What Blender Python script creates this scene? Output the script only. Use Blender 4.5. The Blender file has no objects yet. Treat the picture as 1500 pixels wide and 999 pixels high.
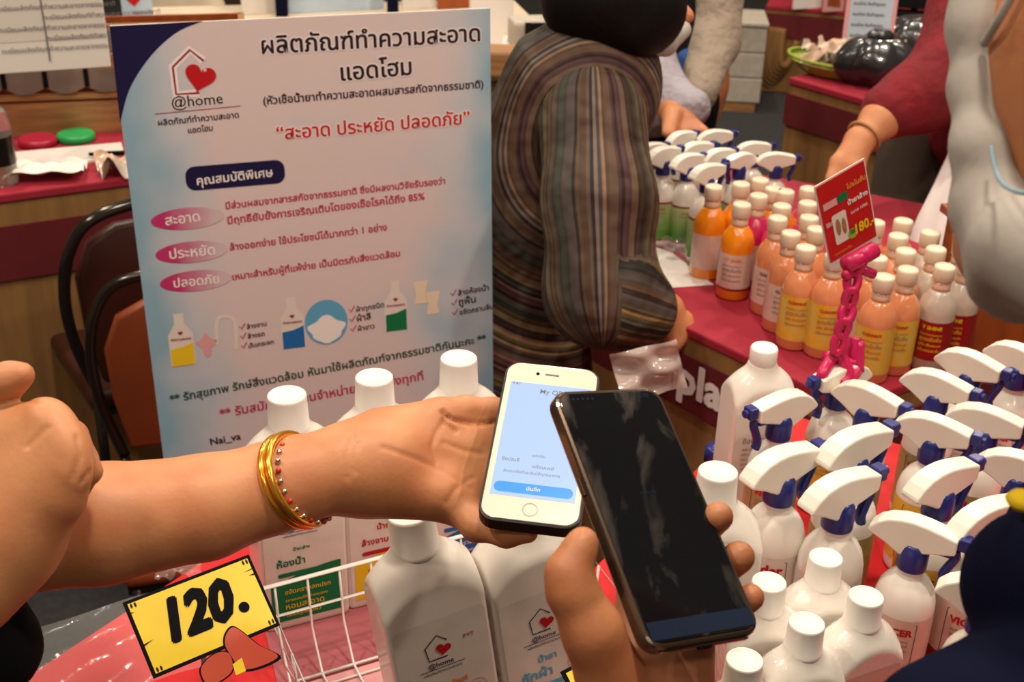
import bpy, bmesh, math, random
import numpy as np
from mathutils import Vector, Matrix
random.seed(7)
SC = bpy.context.scene
COL = SC.collection
PI = math.pi

# ------------------------------------------------------------------ camera
PITCH, ROLL, FPX, HC = math.radians(27), math.radians(1.4), 1800.0, 1.65
cF = np.array([0, math.cos(PITCH), -math.sin(PITCH)])
_R0 = np.array([1., 0, 0]); _U0 = np.array([0, math.sin(PITCH), math.cos(PITCH)])
cR = _R0*math.cos(ROLL) + _U0*math.sin(ROLL)
cU = _U0*math.cos(ROLL) - _R0*math.sin(ROLL)
cC = np.array([0, 0, HC])
cam_d = bpy.data.cameras.new('camera'); cam = bpy.data.objects.new('camera', cam_d); COL.objects.link(cam)
m = Matrix.Identity(4)
for i in range(3):
    m[i][0], m[i][1], m[i][2], m[i][3] = cR[i], cU[i], -cF[i], cC[i]
cam.matrix_world = m
cam_d.sensor_width = 36; cam_d.lens = 36*FPX/1500
cam_d.clip_start = .02
cam_d.dof.use_dof = True; cam_d.dof.focus_distance = 1.02; cam_d.dof.aperture_fstop = 13
SC.camera = cam
def ray(x, y): return cF + cR*((x-750)/FPX) - cU*((y-499.5)/FPX)
def P(x, y, d): return cC + ray(x, y)*d
def Pz(x, y, z): q = ray(x, y); return cC + q*((z-HC)/q[2])

# ------------------------------------------------------------------ world and lights
SC.view_settings.view_transform = 'Standard'
SC.view_settings.look = 'None'
SC.view_settings.exposure = 0.0
SC.view_settings.gamma = 1.0
W = bpy.data.worlds.new('hall'); SC.world = W; W.use_nodes = True
W.node_tree.nodes['Background'].inputs[0].default_value = (1.0, .72, .50, 1)
W.node_tree.nodes['Background'].inputs[1].default_value = .17
def lamp(x, y, z, e, size=.22, col=(1, .86, .70), tx=None):
    l = bpy.data.lights.new('ceiling_lamp', 'AREA'); l.shape = 'DISK'; l.size = size; l.energy = e; l.color = col
    o = bpy.data.objects.new('ceiling_lamp', l); COL.objects.link(o); o.location = (x, y, z)
    if tx is not None:
        o.rotation_euler = (Vector(tx)-Vector((x, y, z))).to_track_quat('-Z', 'Y').to_euler()
for (x, y) in [(-1.6, .6), (.2, .9), (1.9, .6), (-1.6, 2.9), (.3, 3.0), (2.0, 2.9), (-2.2, 5.4), (.4, 5.4), (2.4, 5.4)]:
    lamp(x, y, 3.5, 35, .22)
for (x, y) in [(-.7, -.6), (1.1, -.7)]:
    lamp(x, y, 3.3, 9, .3, tx=(x*.3, 1.2, .8))

# ------------------------------------------------------------------ materials
def N(nt, t, **kw):
    n = nt.nodes.new(t)
    for k, v in kw.items(): setattr(n, k, v)
    return n
def mat(name, col, rough=.5, spec=.5, bdist=.002, filmonly=False, var=0, vscale=20, bump=0, bscale=80, coat=0, trans=0, metal=0, sss=0, emit=None, es=1, alpha=1, col2=None, det=3, stretch=None):
    M = bpy.data.materials.new(name); M.use_nodes = True; nt = M.node_tree
    b = nt.nodes['Principled BSDF']
    b.inputs['Base Color'].default_value = (*col, 1); b.inputs['Roughness'].default_value = rough
    b.inputs['Specular IOR Level'].default_value = spec
    b.inputs['Metallic'].default_value = metal
    b.inputs['Coat Weight'].default_value = coat; b.inputs['Coat Roughness'].default_value = .06
    b.inputs['Transmission Weight'].default_value = trans; b.inputs['Alpha'].default_value = alpha
    if sss:
        b.inputs['Subsurface Weight'].default_value = sss; b.inputs['Subsurface Radius'].default_value = (1, .35, .2); b.inputs['Subsurface Scale'].default_value = .006
    if emit:
        b.inputs['Emission Color'].default_value = (*emit, 1); b.inputs['Emission Strength'].default_value = es
    tc = N(nt, 'ShaderNodeTexCoord'); vec = tc.outputs['Object']
    if stretch:
        mp = N(nt, 'ShaderNodeMapping'); mp.inputs['Scale'].default_value = stretch; nt.links.new(vec, mp.inputs[0]); vec = mp.outputs[0]
    if var or col2:
        n = N(nt, 'ShaderNodeTexNoise'); n.inputs['Scale'].default_value = vscale; n.inputs['Detail'].default_value = det
        nt.links.new(vec, n.inputs['Vector'])
        mx = N(nt, 'ShaderNodeMix', data_type='RGBA'); r = N(nt, 'ShaderNodeValToRGB')
        r.color_ramp.elements[0].position = .35; r.color_ramp.elements[1].position = .65
        nt.links.new(n.outputs[0], r.inputs[0]); nt.links.new(r.outputs[0], mx.inputs[0])
        c2 = col2 if col2 else tuple(c*(1-var) for c in col)
        mx.inputs[6].default_value = (*col, 1); mx.inputs[7].default_value = (*c2, 1)
        nt.links.new(mx.outputs[2], b.inputs['Base Color'])
    if bump:
        n = N(nt, 'ShaderNodeTexNoise'); n.inputs['Scale'].default_value = bscale; n.inputs['Detail'].default_value = 3
        nt.links.new(vec, n.inputs['Vector'])
        bp = N(nt, 'ShaderNodeBump'); bp.inputs['Strength'].default_value = bump; bp.inputs['Distance'].default_value = bdist
        nt.links.new(n.outputs[0], bp.inputs['Height'])
        if not filmonly: nt.links.new(bp.outputs[0], b.inputs['Normal'])
        if coat: nt.links.new(bp.outputs[0], b.inputs['Coat Normal'])
    return M
M = {}
M['white'] = mat('white_bottle_plastic', (.80, .75, .68), .28, bump=.10, bscale=35, coat=.4)
M['wrap'] = mat('film_wrapped_white_plastic', (.82, .77, .70), .26, bump=1, bscale=60, coat=1, bdist=.004, filmonly=True)
M['shroud'] = mat('white_trigger_plastic', (.84, .79, .70), .3)
M['cap'] = mat('white_cap_plastic', (.86, .82, .76), .38, bump=.05, bscale=200)
M['cream'] = mat('cream_cap_plastic', (.78, .66, .50), .35)
M['blue'] = mat('blue_plastic', (.015, .022, .17), .3)
M['maroon'] = mat('maroon_tablecloth', (.36, .012, .035), .8, var=.15, vscale=6, bump=.15, bscale=400)
M['red'] = mat('red_tablecloth', (.62, .008, .012), .75, var=.15, vscale=9, bump=.1, bscale=300)
M['band'] = mat('maroon_band', (.13, .005, .010), .8, var=.2, vscale=8)
M['tan'] = mat('tan_skirt_cloth', (.30, .15, .045), .8, var=.25, vscale=7, stretch=(6, 6, .6))
M['wood'] = mat('warm_wood', (.45, .23, .085), .5, var=.35, vscale=8, stretch=(1, 1, 9))
M['orangewood'] = mat('orange_brown_wood', (.35, .075, .012), .45, var=.3, vscale=7, stretch=(4, 4, .7))
M['carpet'] = mat('charcoal_carpet', (.030, .030, .032), .95, var=.35, vscale=60, bump=.5, bscale=500)
M['wallc'] = mat('wall_paint', (.36, .25, .16), .8, var=.1, vscale=3)
M['skin'] = mat('skin_warm', (.60, .265, .115), .50, var=0, vscale=22, bump=.10, bscale=240, sss=.12, col2=(.53, .20, .085))
M['skinb'] = mat('skin_ruddy', (.55, .225, .095), .48, vscale=20, bump=.12, bscale=220, sss=.12, col2=(.45, .16, .07))
M['skind'] = mat('skin_dark', (.36, .13, .05), .45, vscale=14, bump=.15, bscale=200, sss=.1, col2=(.28, .09, .035))
M['nail'] = mat('fingernail', (.25, .05, .04), .25)
M['nailp'] = mat('pale_fingernail', (.62, .32, .2), .25)
M['gold'] = mat('gold', (.95, .48, .06), .22, metal=.85)
M['silver'] = mat('silver_bead', (.8, .75, .7), .2, metal=1)
M['redbead'] = mat('red_bead', (.5, .03, .02), .3)
M['black'] = mat('black_cloth', (.006, .006, .008), .9, spec=.1)
M['navy'] = mat('navy_cloth', (.005, .006, .020), .95, spec=.05, bump=.2, bscale=300)
M['hair'] = mat('black_hair', (.004, .003, .003), .6, spec=.15, bump=.5, bscale=60, stretch=(1, 8, 1))
M['mask'] = mat('mask_white', (.42, .385, .35), .85, bump=.2, bscale=90)
M['maskblue'] = mat('mask_blue_edge', (.20, .34, .42), .9)
M['redcloth'] = mat('red_sweater', (.21, .005, .014), .9, var=.3, vscale=12, bump=.8, bscale=14, bdist=.02)
M['darkpants'] = mat('dark_brown_trousers', (.045, .028, .018), .9)
M['beige'] = mat('beige_jacket', (.33, .27, .21), .85, var=.2, vscale=10, bump=.8, bscale=13, bdist=.03)
M['lilac'] = mat('grey_lilac_sleeve', (.36, .33, .38), .85, var=.25, vscale=14, bump=.9, bscale=15, bdist=.03)
M['deepblue'] = mat('deep_blue_shirt', (.01, .06, .22), .8)
M['palecloth'] = mat('pale_lilac_apron', (.60, .53, .52), .85, var=.1, vscale=8, bump=.4, bscale=14)
M['ink'] = mat('dark_ink', (.030, .012, .022), .6, spec=.15)
M['inkblue'] = mat('navy_ink', (.012, .010, .055), .55, spec=.15)
M['inkred'] = mat('red_ink', (.50, .012, .020), .6, spec=.15)
M['inkmaroon'] = mat('maroon_ink', (.30, .02, .06), .6, spec=.15)
M['inkmag'] = mat('magenta_ink', (.48, .02, .09), .6, spec=.15)
M['inkgreen'] = mat('dark_green_ink', (.02, .07, .04), .6, spec=.15)
M['inkgrey'] = mat('grey_ink', (.20, .18, .18), .6, spec=.15)
M['inkorange'] = mat('orange_ink', (.80, .28, .05), .6, spec=.15)
M['inksky'] = mat('sky_blue_ink', (.12, .38, .60), .6, spec=.15)
M['inkyellow'] = mat('yellow_ink', (.80, .55, .02), .6, spec=.15)
M['inkdgreen'] = mat('green_ink', (.01, .17, .06), .5, spec=.15)
M['inkblue2'] = mat('blue_ink', (.02, .14, .42), .5, spec=.15)
M['inkwhite'] = mat('white_ink', (.85, .80, .78), .6, spec=.15)
M['inkpink'] = mat('pink_ink', (.70, .35, .36), .6, spec=.15)
M['paper'] = mat('white_paper', (.80, .75, .70), .7)
M['paperl'] = mat('printed_label_paper', (.74, .70, .63), .4, var=.10, vscale=30, coat=.5, bump=.12, bscale=50)
M['boardedge'] = mat('foam_board_edge', (.72, .66, .60), .7)
M['lblue'] = mat('pale_blue_print', (.48, .60, .72), .6, var=.15, vscale=9)
M['signyellow'] = mat('yellow_sign_card', (.86, .62, .015), .35, var=.12, vscale=14)
M['signred'] = mat('red_sign_card', (.52, .012, .012), .35)
M['pinkp'] = mat('pink_plastic', (.55, .008, .09), .35)
M['wire'] = mat('white_coated_wire', (.85, .80, .76), .3)
M['metal'] = mat('black_chair_frame', (.05, .045, .04), .16, metal=.8)
M['chrome'] = mat('chrome', (.55, .5, .45), .15, metal=1)
M['vinyl'] = mat('brown_vinyl', (.30, .065, .018), .42, var=.2, vscale=5, bump=.1, bscale=200)
M['vinyld'] = mat('dark_maroon_vinyl', (.045, .010, .006), .4)
M['phonew'] = mat('white_phone_front', (.83, .72, .60), .2, coat=.5)
M['phonek'] = mat('black_phone_case', (.010, .010, .011), .45)
M['bronze'] = mat('bronze_phone_case', (.09, .06, .04), .22, metal=.6, coat=.6)
M['film'] = mat('clear_plastic_film', (.80, .80, .80), .14, trans=0, alpha=.12, bump=.5, bscale=45, coat=1)
M['foam'] = mat('white_foam', (.52, .47, .40), .8, var=.15, vscale=40)
M['glass'] = mat('clear_plastic', (.8, .76, .7), .1, trans=.85)
M['greenlid'] = mat('green_plastic', (.02, .40, .10), .4)
M['redlid'] = mat('crimson_plastic', (.42, .01, .04), .4)
M['limeb'] = mat('lime_tray_plastic', (.32, .42, .05), .4)
M['bagblack'] = mat('black_bag_plastic', (.02, .022, .026), .25, bump=1, bscale=18, coat=.6)
M['snack'] = mat('snack_wrappers', (.55, .33, .20), .3, var=.6, vscale=18, coat=1, bump=1, bscale=22, col2=(.70, .62, .55))
M['bag'] = mat('translucent_bag', (.62, .50, .46), .2, alpha=.75, bump=1, bscale=22, coat=1)
M['darkscreen'] = mat('dark_monitor', (.008, .008, .010), .3)

def liquid(name, c, a=.15): return mat(name, c, .14, trans=a, coat=1, bump=1, bscale=60, bdist=.004, filmonly=True)
M['orange'] = liquid('orange_liquid_bottle', (1.0, .30, .006))
M['magenta'] = liquid('magenta_liquid_bottle', (.75, .02, .16))
M['peach'] = liquid('peach_liquid_bottle', (.82, .30, .13))
M['frost'] = liquid('frosted_bottle', (.72, .60, .50), .3)
M['clearneck'] = mat('clear_bottle_neck', (.80, .52, .36), .15, trans=.2, coat=1, bump=1, bscale=70, bdist=.004, filmonly=True)
M['swag'] = mat('grey_scalloped_cloth', (.22, .17, .14), .85, var=.2, vscale=20)

# green label with leaf-like fade
def grad_mat(name, c1, c2, axis=2, lo=0, hi=.1, rough=.4, extra=None):
    Mt = bpy.data.materials.new(name); Mt.use_nodes = True; nt = Mt.node_tree; b = nt.nodes['Principled BSDF']; b.inputs['Roughness'].default_value = rough
    tc = N(nt, 'ShaderNodeTexCoord'); sp = N(nt, 'ShaderNodeSeparateXYZ'); nt.links.new(tc.outputs['Object'], sp.inputs[0])
    mr = N(nt, 'ShaderNodeMapRange'); mr.inputs[1].default_value = lo; mr.inputs[2].default_value = hi; nt.links.new(sp.outputs[axis], mr.inputs[0])
    ns = N(nt, 'ShaderNodeTexNoise'); ns.inputs['Scale'].default_value = 40; nt.links.new(tc.outputs['Object'], ns.inputs[0])
    ad = N(nt, 'ShaderNodeMath', operation='MULTIPLY_ADD'); nt.links.new(ns.outputs[0], ad.inputs[0]); ad.inputs[1].default_value = .5; nt.links.new(mr.outputs[0], ad.inputs[2])
    sb = N(nt, 'ShaderNodeMath', operation='SUBTRACT'); nt.links.new(ad.outputs[0], sb.inputs[0]); sb.inputs[1].default_value = .25
    mx = N(nt, 'ShaderNodeMix', data_type='RGBA'); mx.clamp_factor = True; nt.links.new(sb.outputs[0], mx.inputs[0])
    mx.inputs[6].default_value = (*c1, 1); mx.inputs[7].default_value = (*c2, 1); nt.links.new(mx.outputs[2], b.inputs[0])
    return Mt
M['lgreen'] = grad_mat('green_leaf_label', (.08, .26, .02), (.45, .52, .24), 2, .035, .115)
M['lyellow'] = mat('yellow_label', (.80, .40, .01), .35, var=.12, vscale=50, coat=.6, col2=(.66, .50, .10))
M['lwhite'] = mat('pinkish_white_label', (.72, .52, .44), .4, coat=.5, var=.08, vscale=60)
M['lred'] = mat('red_label', (.32, .008, .010), .35, var=.2, vscale=60, coat=.5)
M['lkhaki'] = mat('khaki_label', (.34, .30, .12), .4, var=.3, vscale=40, coat=.5)
M['ellpink'] = grad_mat('pink_fade_badge', (.50, .03, .16), (.62, .50, .55), 0, -.028, .045)

# poster print: pale blue fading to pinkish white with soft bubbles
def poster_mat(W_, H_):
    Mt = bpy.data.materials.new('poster_print'); Mt.use_nodes = True; nt = Mt.node_tree; b = nt.nodes['Principled BSDF']; b.inputs['Roughness'].default_value = .42
    tc = N(nt, 'ShaderNodeTexCoord'); sp = N(nt, 'ShaderNodeSeparateXYZ'); nt.links.new(tc.outputs['Object'], sp.inputs[0])
    def mth(op, a, c=None, d=None):
        n = N(nt, 'ShaderNodeMath', operation=op)
        for i, v in enumerate((a, c, d)):
            if v is None: continue
            if isinstance(v, (int, float)): n.inputs[i].default_value = v
            else: nt.links.new(v, n.inputs[i])
        return n.outputs[0]
    cx = mth('MULTIPLY', mth('SUBTRACT', sp.outputs[0], W_*.50), 2/W_)
    cx2 = mth('MULTIPLY', cx, cx)
    nz = N(nt, 'ShaderNodeTexNoise'); nz.inputs['Scale'].default_value = 5; nz.inputs['Detail'].default_value = 3; nt.links.new(tc.outputs['Object'], nz.inputs[0])
    nn = mth('MULTIPLY', mth('SUBTRACT', nz.outputs[0], .5), 1.5)
    edge = mth('ADD', mth('MULTIPLY', cx2, 1.0), nn)
    # bottom half more pastel
    mx = N(nt, 'ShaderNodeValToRGB'); nt.links.new(edge, mx.inputs[0])
    e = mx.color_ramp.elements; e[0].position = .18; e[0].color = (.68, .58, .58, 1); e[1].position = .95; e[1].color = (.25, .44, .56, 1)
    q = mx.color_ramp.elements.new(.5); q.color = (.53, .57, .63, 1)
    vo = N(nt, 'ShaderNodeTexVoronoi'); vo.inputs['Scale'].default_value = 9; nt.links.new(tc.outputs['Object'], vo.inputs['Vector'])
    rr = N(nt, 'ShaderNodeValToRGB'); nt.links.new(vo.outputs['Distance'], rr.inputs[0])
    rr.color_ramp.elements[0].color = (.4, .4, .4, 1); rr.color_ramp.elements[0].position = .1
    rr.color_ramp.elements[1].color = (0, 0, 0, 1); rr.color_ramp.elements[1].position = .42
    m2 = N(nt, 'ShaderNodeMix', data_type='RGBA'); nt.links.new(mth('MULTIPLY', rr.outputs[0], mth('MINIMUM', edge, 1.0)), m2.inputs[0])
    nt.links.new(mx.outputs[0], m2.inputs[6]); m2.inputs[7].default_value = (.74, .66, .66, 1)
    nt.links.new(m2.outputs[2], b.inputs[0])
    return Mt

# striped shirt, driven by a per-vertex stripe coordinate
def stripe_mat():
    Mt = bpy.data.materials.new('striped_shirt_cloth'); Mt.use_nodes = True; nt = Mt.node_tree; b = nt.nodes['Principled BSDF']; b.inputs['Roughness'].default_value = .75; b.inputs['Specular IOR Level'].default_value = .2
    at = N(nt, 'ShaderNodeAttribute'); at.attribute_name = 'stripe'
    def bands(scale, stops):
        ml = N(nt, 'ShaderNodeMath', operation='MULTIPLY'); ml.inputs[1].default_value = scale; nt.links.new(at.outputs['Fac'], ml.inputs[0])
        fl = N(nt, 'ShaderNodeMath', operation='FLOOR'); nt.links.new(ml.outputs[0], fl.inputs[0])
        wn = N(nt, 'ShaderNodeTexWhiteNoise', noise_dimensions='1D'); nt.links.new(fl.outputs[0], wn.inputs['W'])
        r = N(nt, 'ShaderNodeValToRGB'); r.color_ramp.interpolation = 'CONSTANT'; nt.links.new(wn.outputs['Value'], r.inputs[0])
        el = r.color_ramp.elements
        for i, c in enumerate(stops):
            if i < 2: el[i].position = i/len(stops); el[i].color = (*c, 1)
            else:
                x = el.new(i/len(stops)); x.color = (*c, 1)
        return r.outputs[0]
    A = bands(60, [(.085, .060, .045), (.12, .085, .040), (.085, .040, .038), (.055, .055, .045), (.10, .060, .040), (.07, .055, .05), (.13, .10, .055), (.06, .03, .03)])
    B = bands(230, [(.35,)*3, (1,)*3, (1.2,)*3, (.75,)*3, (2.3, 2.2, 2.0), (.5, .45, .45), (.9, 1.0, .9)])
    mx = N(nt, 'ShaderNodeMix', data_type='RGBA', blend_type='MULTIPLY'); mx.inputs[0].default_value = 1; nt.links.new(A, mx.inputs[6]); nt.links.new(B, mx.inputs[7])
    nt.links.new(mx.outputs[2], b.inputs[0])
    tc = N(nt, 'ShaderNodeTexCoord'); ns = N(nt, 'ShaderNodeTexNoise'); ns.inputs['Scale'].default_value = 12; nt.links.new(tc.outputs['Object'], ns.inputs[0])
    bp = N(nt, 'ShaderNodeBump'); bp.inputs['Strength'].default_value = .7; bp.inputs['Distance'].default_value = .05; nt.links.new(ns.outputs[0], bp.inputs['Height']); nt.links.new(bp.outputs[0], b.inputs['Normal'])
    return Mt
M['stripe'] = stripe_mat()

# dark glass, fingerprint and reflection smears painted into the base colour
def smear_reflect_mat():
    Mt = mat('dark_glass_smear_reflections', (.004, .005, .007), .06, spec=.35); nt = Mt.node_tree; b = nt.nodes['Principled BSDF']
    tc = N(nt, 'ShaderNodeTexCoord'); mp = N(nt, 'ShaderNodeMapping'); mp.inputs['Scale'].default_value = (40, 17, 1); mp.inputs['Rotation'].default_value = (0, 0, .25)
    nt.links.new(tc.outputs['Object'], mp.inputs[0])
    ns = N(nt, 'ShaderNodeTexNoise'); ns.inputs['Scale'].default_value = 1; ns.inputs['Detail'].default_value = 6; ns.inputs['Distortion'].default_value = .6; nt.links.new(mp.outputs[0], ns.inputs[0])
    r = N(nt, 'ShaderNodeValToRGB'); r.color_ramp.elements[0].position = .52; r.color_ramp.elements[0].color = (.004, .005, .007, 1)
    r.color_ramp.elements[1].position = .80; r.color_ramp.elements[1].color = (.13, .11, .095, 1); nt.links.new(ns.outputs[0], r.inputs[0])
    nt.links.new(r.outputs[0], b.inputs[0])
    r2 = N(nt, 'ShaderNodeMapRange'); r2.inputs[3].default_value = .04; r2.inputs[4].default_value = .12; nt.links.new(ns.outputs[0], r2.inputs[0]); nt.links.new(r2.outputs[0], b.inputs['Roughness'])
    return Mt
M['smear_reflect'] = smear_reflect_mat()

# ------------------------------------------------------------------ object helpers
def thing(name, label, cat, loc=(0, 0, 0), rotz=0, group=None):
    o = bpy.data.objects.new(name, None); COL.objects.link(o)
    o.location = tuple(float(v) for v in loc); o.rotation_euler = (0, 0, rotz); o['label'] = label; o['category'] = cat
    o.empty_display_size = .05
    if group: o['group'] = group
    return o
def tag(o, label, cat, group=None):
    o['label'] = label; o['category'] = cat
    if group: o['group'] = group
    return o
def mk(name, vf, mt, parent=None, world=False, smooth=True, label=None, kind=None):
    v, f = vf
    v = np.asarray(v, dtype=np.float64)
    if world and parent is not None:
        v = v - np.array(parent.location)
    me = bpy.data.meshes.new(name); me.from_pydata(v.tolist(), [], f if isinstance(f, list) else f.tolist())
    me.materials.append(M[mt] if isinstance(mt, str) else mt)
    if smooth: me.shade_smooth()
    me.update()
    o = bpy.data.objects.new(name, me); COL.objects.link(o)
    if parent is not None: o.parent = parent
    if label: o['label'] = label
    if kind: o['kind'] = kind
    return o
def top(name, vf, mt, label=None, cat=None, group=None, kind=None, smooth=False):
    """a top-level mesh whose origin sits at its own base centre"""
    v, f = vf; v = np.asarray(v, dtype=float)
    c = np.array([(v[:, 0].min()+v[:, 0].max())/2, (v[:, 1].min()+v[:, 1].max())/2, v[:, 2].min()])
    o = mk(name, (v-c, f), mt, smooth=smooth); o.location = c.tolist()
    if kind: o['kind'] = kind
    if label: tag(o, label, cat, group)
    return o
def join(*parts):
    V = []; F = []; n = 0
    for v, f in parts:
        v = np.asarray(v, dtype=float); V.append(v)
        F += [tuple(int(i)+n for i in q) for q in f]; n += len(v)
    return np.vstack(V), F
def xf(vf, R=None, t=(0, 0, 0)):
    v = np.asarray(vf[0], dtype=float)
    if R is not None: v = v @ np.asarray(R).T
    return v+np.asarray(t, dtype=float), vf[1]
def rotz(a): c, s = math.cos(a), math.sin(a); return np.array([[c, -s, 0], [s, c, 0], [0, 0, 1]])
def rotx(a): c, s = math.cos(a), math.sin(a); return np.array([[1, 0, 0], [0, c, -s], [0, s, c]])
def roty(a): c, s = math.cos(a), math.sin(a); return np.array([[c, 0, s], [0, 1, 0], [-s, 0, c]])
def bmout(bm):
    bm.normal_update(); v = np.array([x.co[:] for x in bm.verts]); bm.verts.index_update(); f = [tuple(x.index for x in q.verts) for q in bm.faces]; bm.free(); return v, f
def box(w, d, h, c=(0, 0, 0), bev=0, seg=2):
    """box with base at c.z"""
    bm = bmesh.new(); bmesh.ops.create_cube(bm, size=1)
    for v in bm.verts: v.co = Vector((v.co.x*w+c[0], v.co.y*d+c[1], (v.co.z+.5)*h+c[2]))
    if bev: bmesh.ops.bevel(bm, geom=bm.edges[:], offset=bev, segments=seg, affect='EDGES', profile=.5)
    return bmout(bm)
def lathe(prof, seg=28, cap0=True, cap1=True):
    v = []; f = []
    for r, z in prof:
        for i in range(seg): a = 2*PI*i/seg; v.append((r*math.cos(a), r*math.sin(a), z))
    for j in range(len(prof)-1):
        for i in range(seg):
            k = (i+1) % seg; f.append((j*seg+i, j*seg+k, (j+1)*seg+k, (j+1)*seg+i))
    if cap0: f.append(tuple(range(seg-1, -1, -1)))
    if cap1: f.append(tuple((len(prof)-1)*seg+i for i in range(seg)))
    return np.array(v), f
def cyl(a, b, r, seg=10, r2=None):
    return tube([a, b], [r, r if r2 is None else r2], seg)
def tube(pts, r, seg=8, closed=False):
    pts = [np.asarray(p, dtype=float) for p in pts]; n = len(pts)
    rs = r if isinstance(r, (list, tuple)) else [r]*n
    v = []; f = []; prev = None
    for i, p in enumerate(pts):
        if closed: t = pts[(i+1) % n]-pts[i-1]
        else: t = pts[min(i+1, n-1)]-pts[max(i-1, 0)]
        t = t/(np.linalg.norm(t)+1e-12)
        if prev is None:
            u = np.cross(t, [0, 0, 1.]);
            if np.linalg.norm(u) < 1e-3: u = np.cross(t, [1., 0, 0])
        else: u = prev-t*(prev@t)
        u = u/np.linalg.norm(u); w = np.cross(t, u); prev = u
        for k in range(seg): a = 2*PI*k/seg; v.append(p+(u*math.cos(a)+w*math.sin(a))*rs[i])
    for i in range(n if closed else n-1):
        j = (i+1) % n
        for k in range(seg): l = (k+1) % seg; f.append((i*seg+k, j*seg+k, j*seg+l, i*seg+l))
    if not closed:
        f.append(tuple(range(seg))); f.append(tuple((n-1)*seg+k for k in range(seg-1, -1, -1)))
    return np.array(v), f
def spline(pts, n=8, closed=False):
    pts = [np.asarray(p, dtype=float) for p in pts]; out = []; m_ = len(pts)
    rng = range(m_) if closed else range(m_-1)
    for i in rng:
        p0 = pts[(i-1) % m_] if closed or i > 0 else pts[0]; p1 = pts[i]; p2 = pts[(i+1) % m_]; p3 = pts[(i+2) % m_] if closed or i+2 < m_ else pts[-1]
        for k in range(n):
            t = k/n; out.append(.5*((2*p1)+(-p0+p2)*t+(2*p0-5*p1+4*p2-p3)*t*t+(-p0+3*p1-3*p2+p3)*t**3))
    if not closed: out.append(pts[-1])
    return out
def prism(outline, y0, y1, bev=0, plane='xz'):
    """outline (a,b) extruded along the third axis"""
    bm = bmesh.new()
    def co(a, b, y): return (a, y, b) if plane == 'xz' else (a, b, y)
    A = [bm.verts.new(co(a, b, y0)) for a, b in outline]; B = [bm.verts.new(co(a, b, y1)) for a, b in outline]; n = len(A)
    bm.faces.new(A); bm.faces.new(B[::-1])
    for i in range(n): bm.faces.new((A[i], B[i], B[(i+1) % n], A[(i+1) % n]))
    bmesh.ops.recalc_face_normals(bm, faces=bm.faces[:])
    if bev:
        ed = [e for e in bm.edges if e.calc_face_angle(0) > .9]
        bmesh.ops.bevel(bm, geom=ed, offset=bev, segments=2, affect='EDGES', profile=.5)
    bmesh.ops.triangulate(bm, faces=[q for q in bm.faces if len(q.verts) > 4])
    return bmout(bm)
def flat(outline):
    bm = bmesh.new(); A = [bm.verts.new((a, b, 0)) for a, b in outline]; bm.faces.new(A); bmesh.ops.triangulate(bm, faces=bm.faces[:])
    bm.normal_update(); bm.faces.ensure_lookup_table()
    if bm.faces[:] and bm.faces[0].normal.z < 0: bmesh.ops.reverse_faces(bm, faces=bm.faces[:])
    v = np.array([x.co[:2] for x in bm.verts]); f = [tuple(x.index for x in q.verts) for q in bm.faces]; bm.free(); return v, f
def rrect(w, h, r, n=5, cx=0, cy=0):
    o = []
    for (sx, sy, a0) in ((1, 1, 0), (-1, 1, 90), (-1, -1, 180), (1, -1, 270)):
        for k in range(n+1):
            a = math.radians(a0+90*k/n); o.append((cx+sx*(w/2-r)+r*math.cos(a), cy+sy*(h/2-r)+r*math.sin(a)))
    return o
def ellipse(w, h, n=28, cx=0, cy=0): return [(cx+w/2*math.cos(2*PI*i/n), cy+h/2*math.sin(2*PI*i/n)) for i in range(n)]
def ring2(outer, inner):
    """flat band between two outlines of the same count"""
    n = len(outer); v = np.array(list(outer)+list(inner)); f = [(i, (i+1) % n, n+(i+1) % n, n+i) for i in range(n)]
    return v, f
def lines2(pts, w, closed=False):
    pts = [np.array(p, dtype=float) for p in pts]; n = len(pts); v = []; f = []
    for i, p in enumerate(pts):
        a = pts[(i-1) % n] if closed or i > 0 else p; b = pts[(i+1) % n] if closed or i < n-1 else p
        t = b-a; t /= np.linalg.norm(t)+1e-12; q = np.array([-t[1], t[0]])*w/2; v += [p+q, p-q]
    for i in range(n if closed else n-1): j = (i+1) % n; f.append((2*i, 2*i+1, 2*j+1, 2*j))
    return np.array(v), f
def heart(s, cx=0, cy=0, tilt=0):
    o = []
    for i in range(36):
        t = 2*PI*i/36; x = 16*math.sin(t)**3/17; y = (13*math.cos(t)-5*math.cos(2*t)-2*math.cos(3*t)-math.cos(4*t))/17
        o.append((cx+s/2*(x*math.cos(tilt)-y*math.sin(tilt)), cy+s/2*(x*math.sin(tilt)+y*math.cos(tilt))))
    return o
_tc = {}
_tmat = bpy.data.materials.new('lettering_base')
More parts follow.
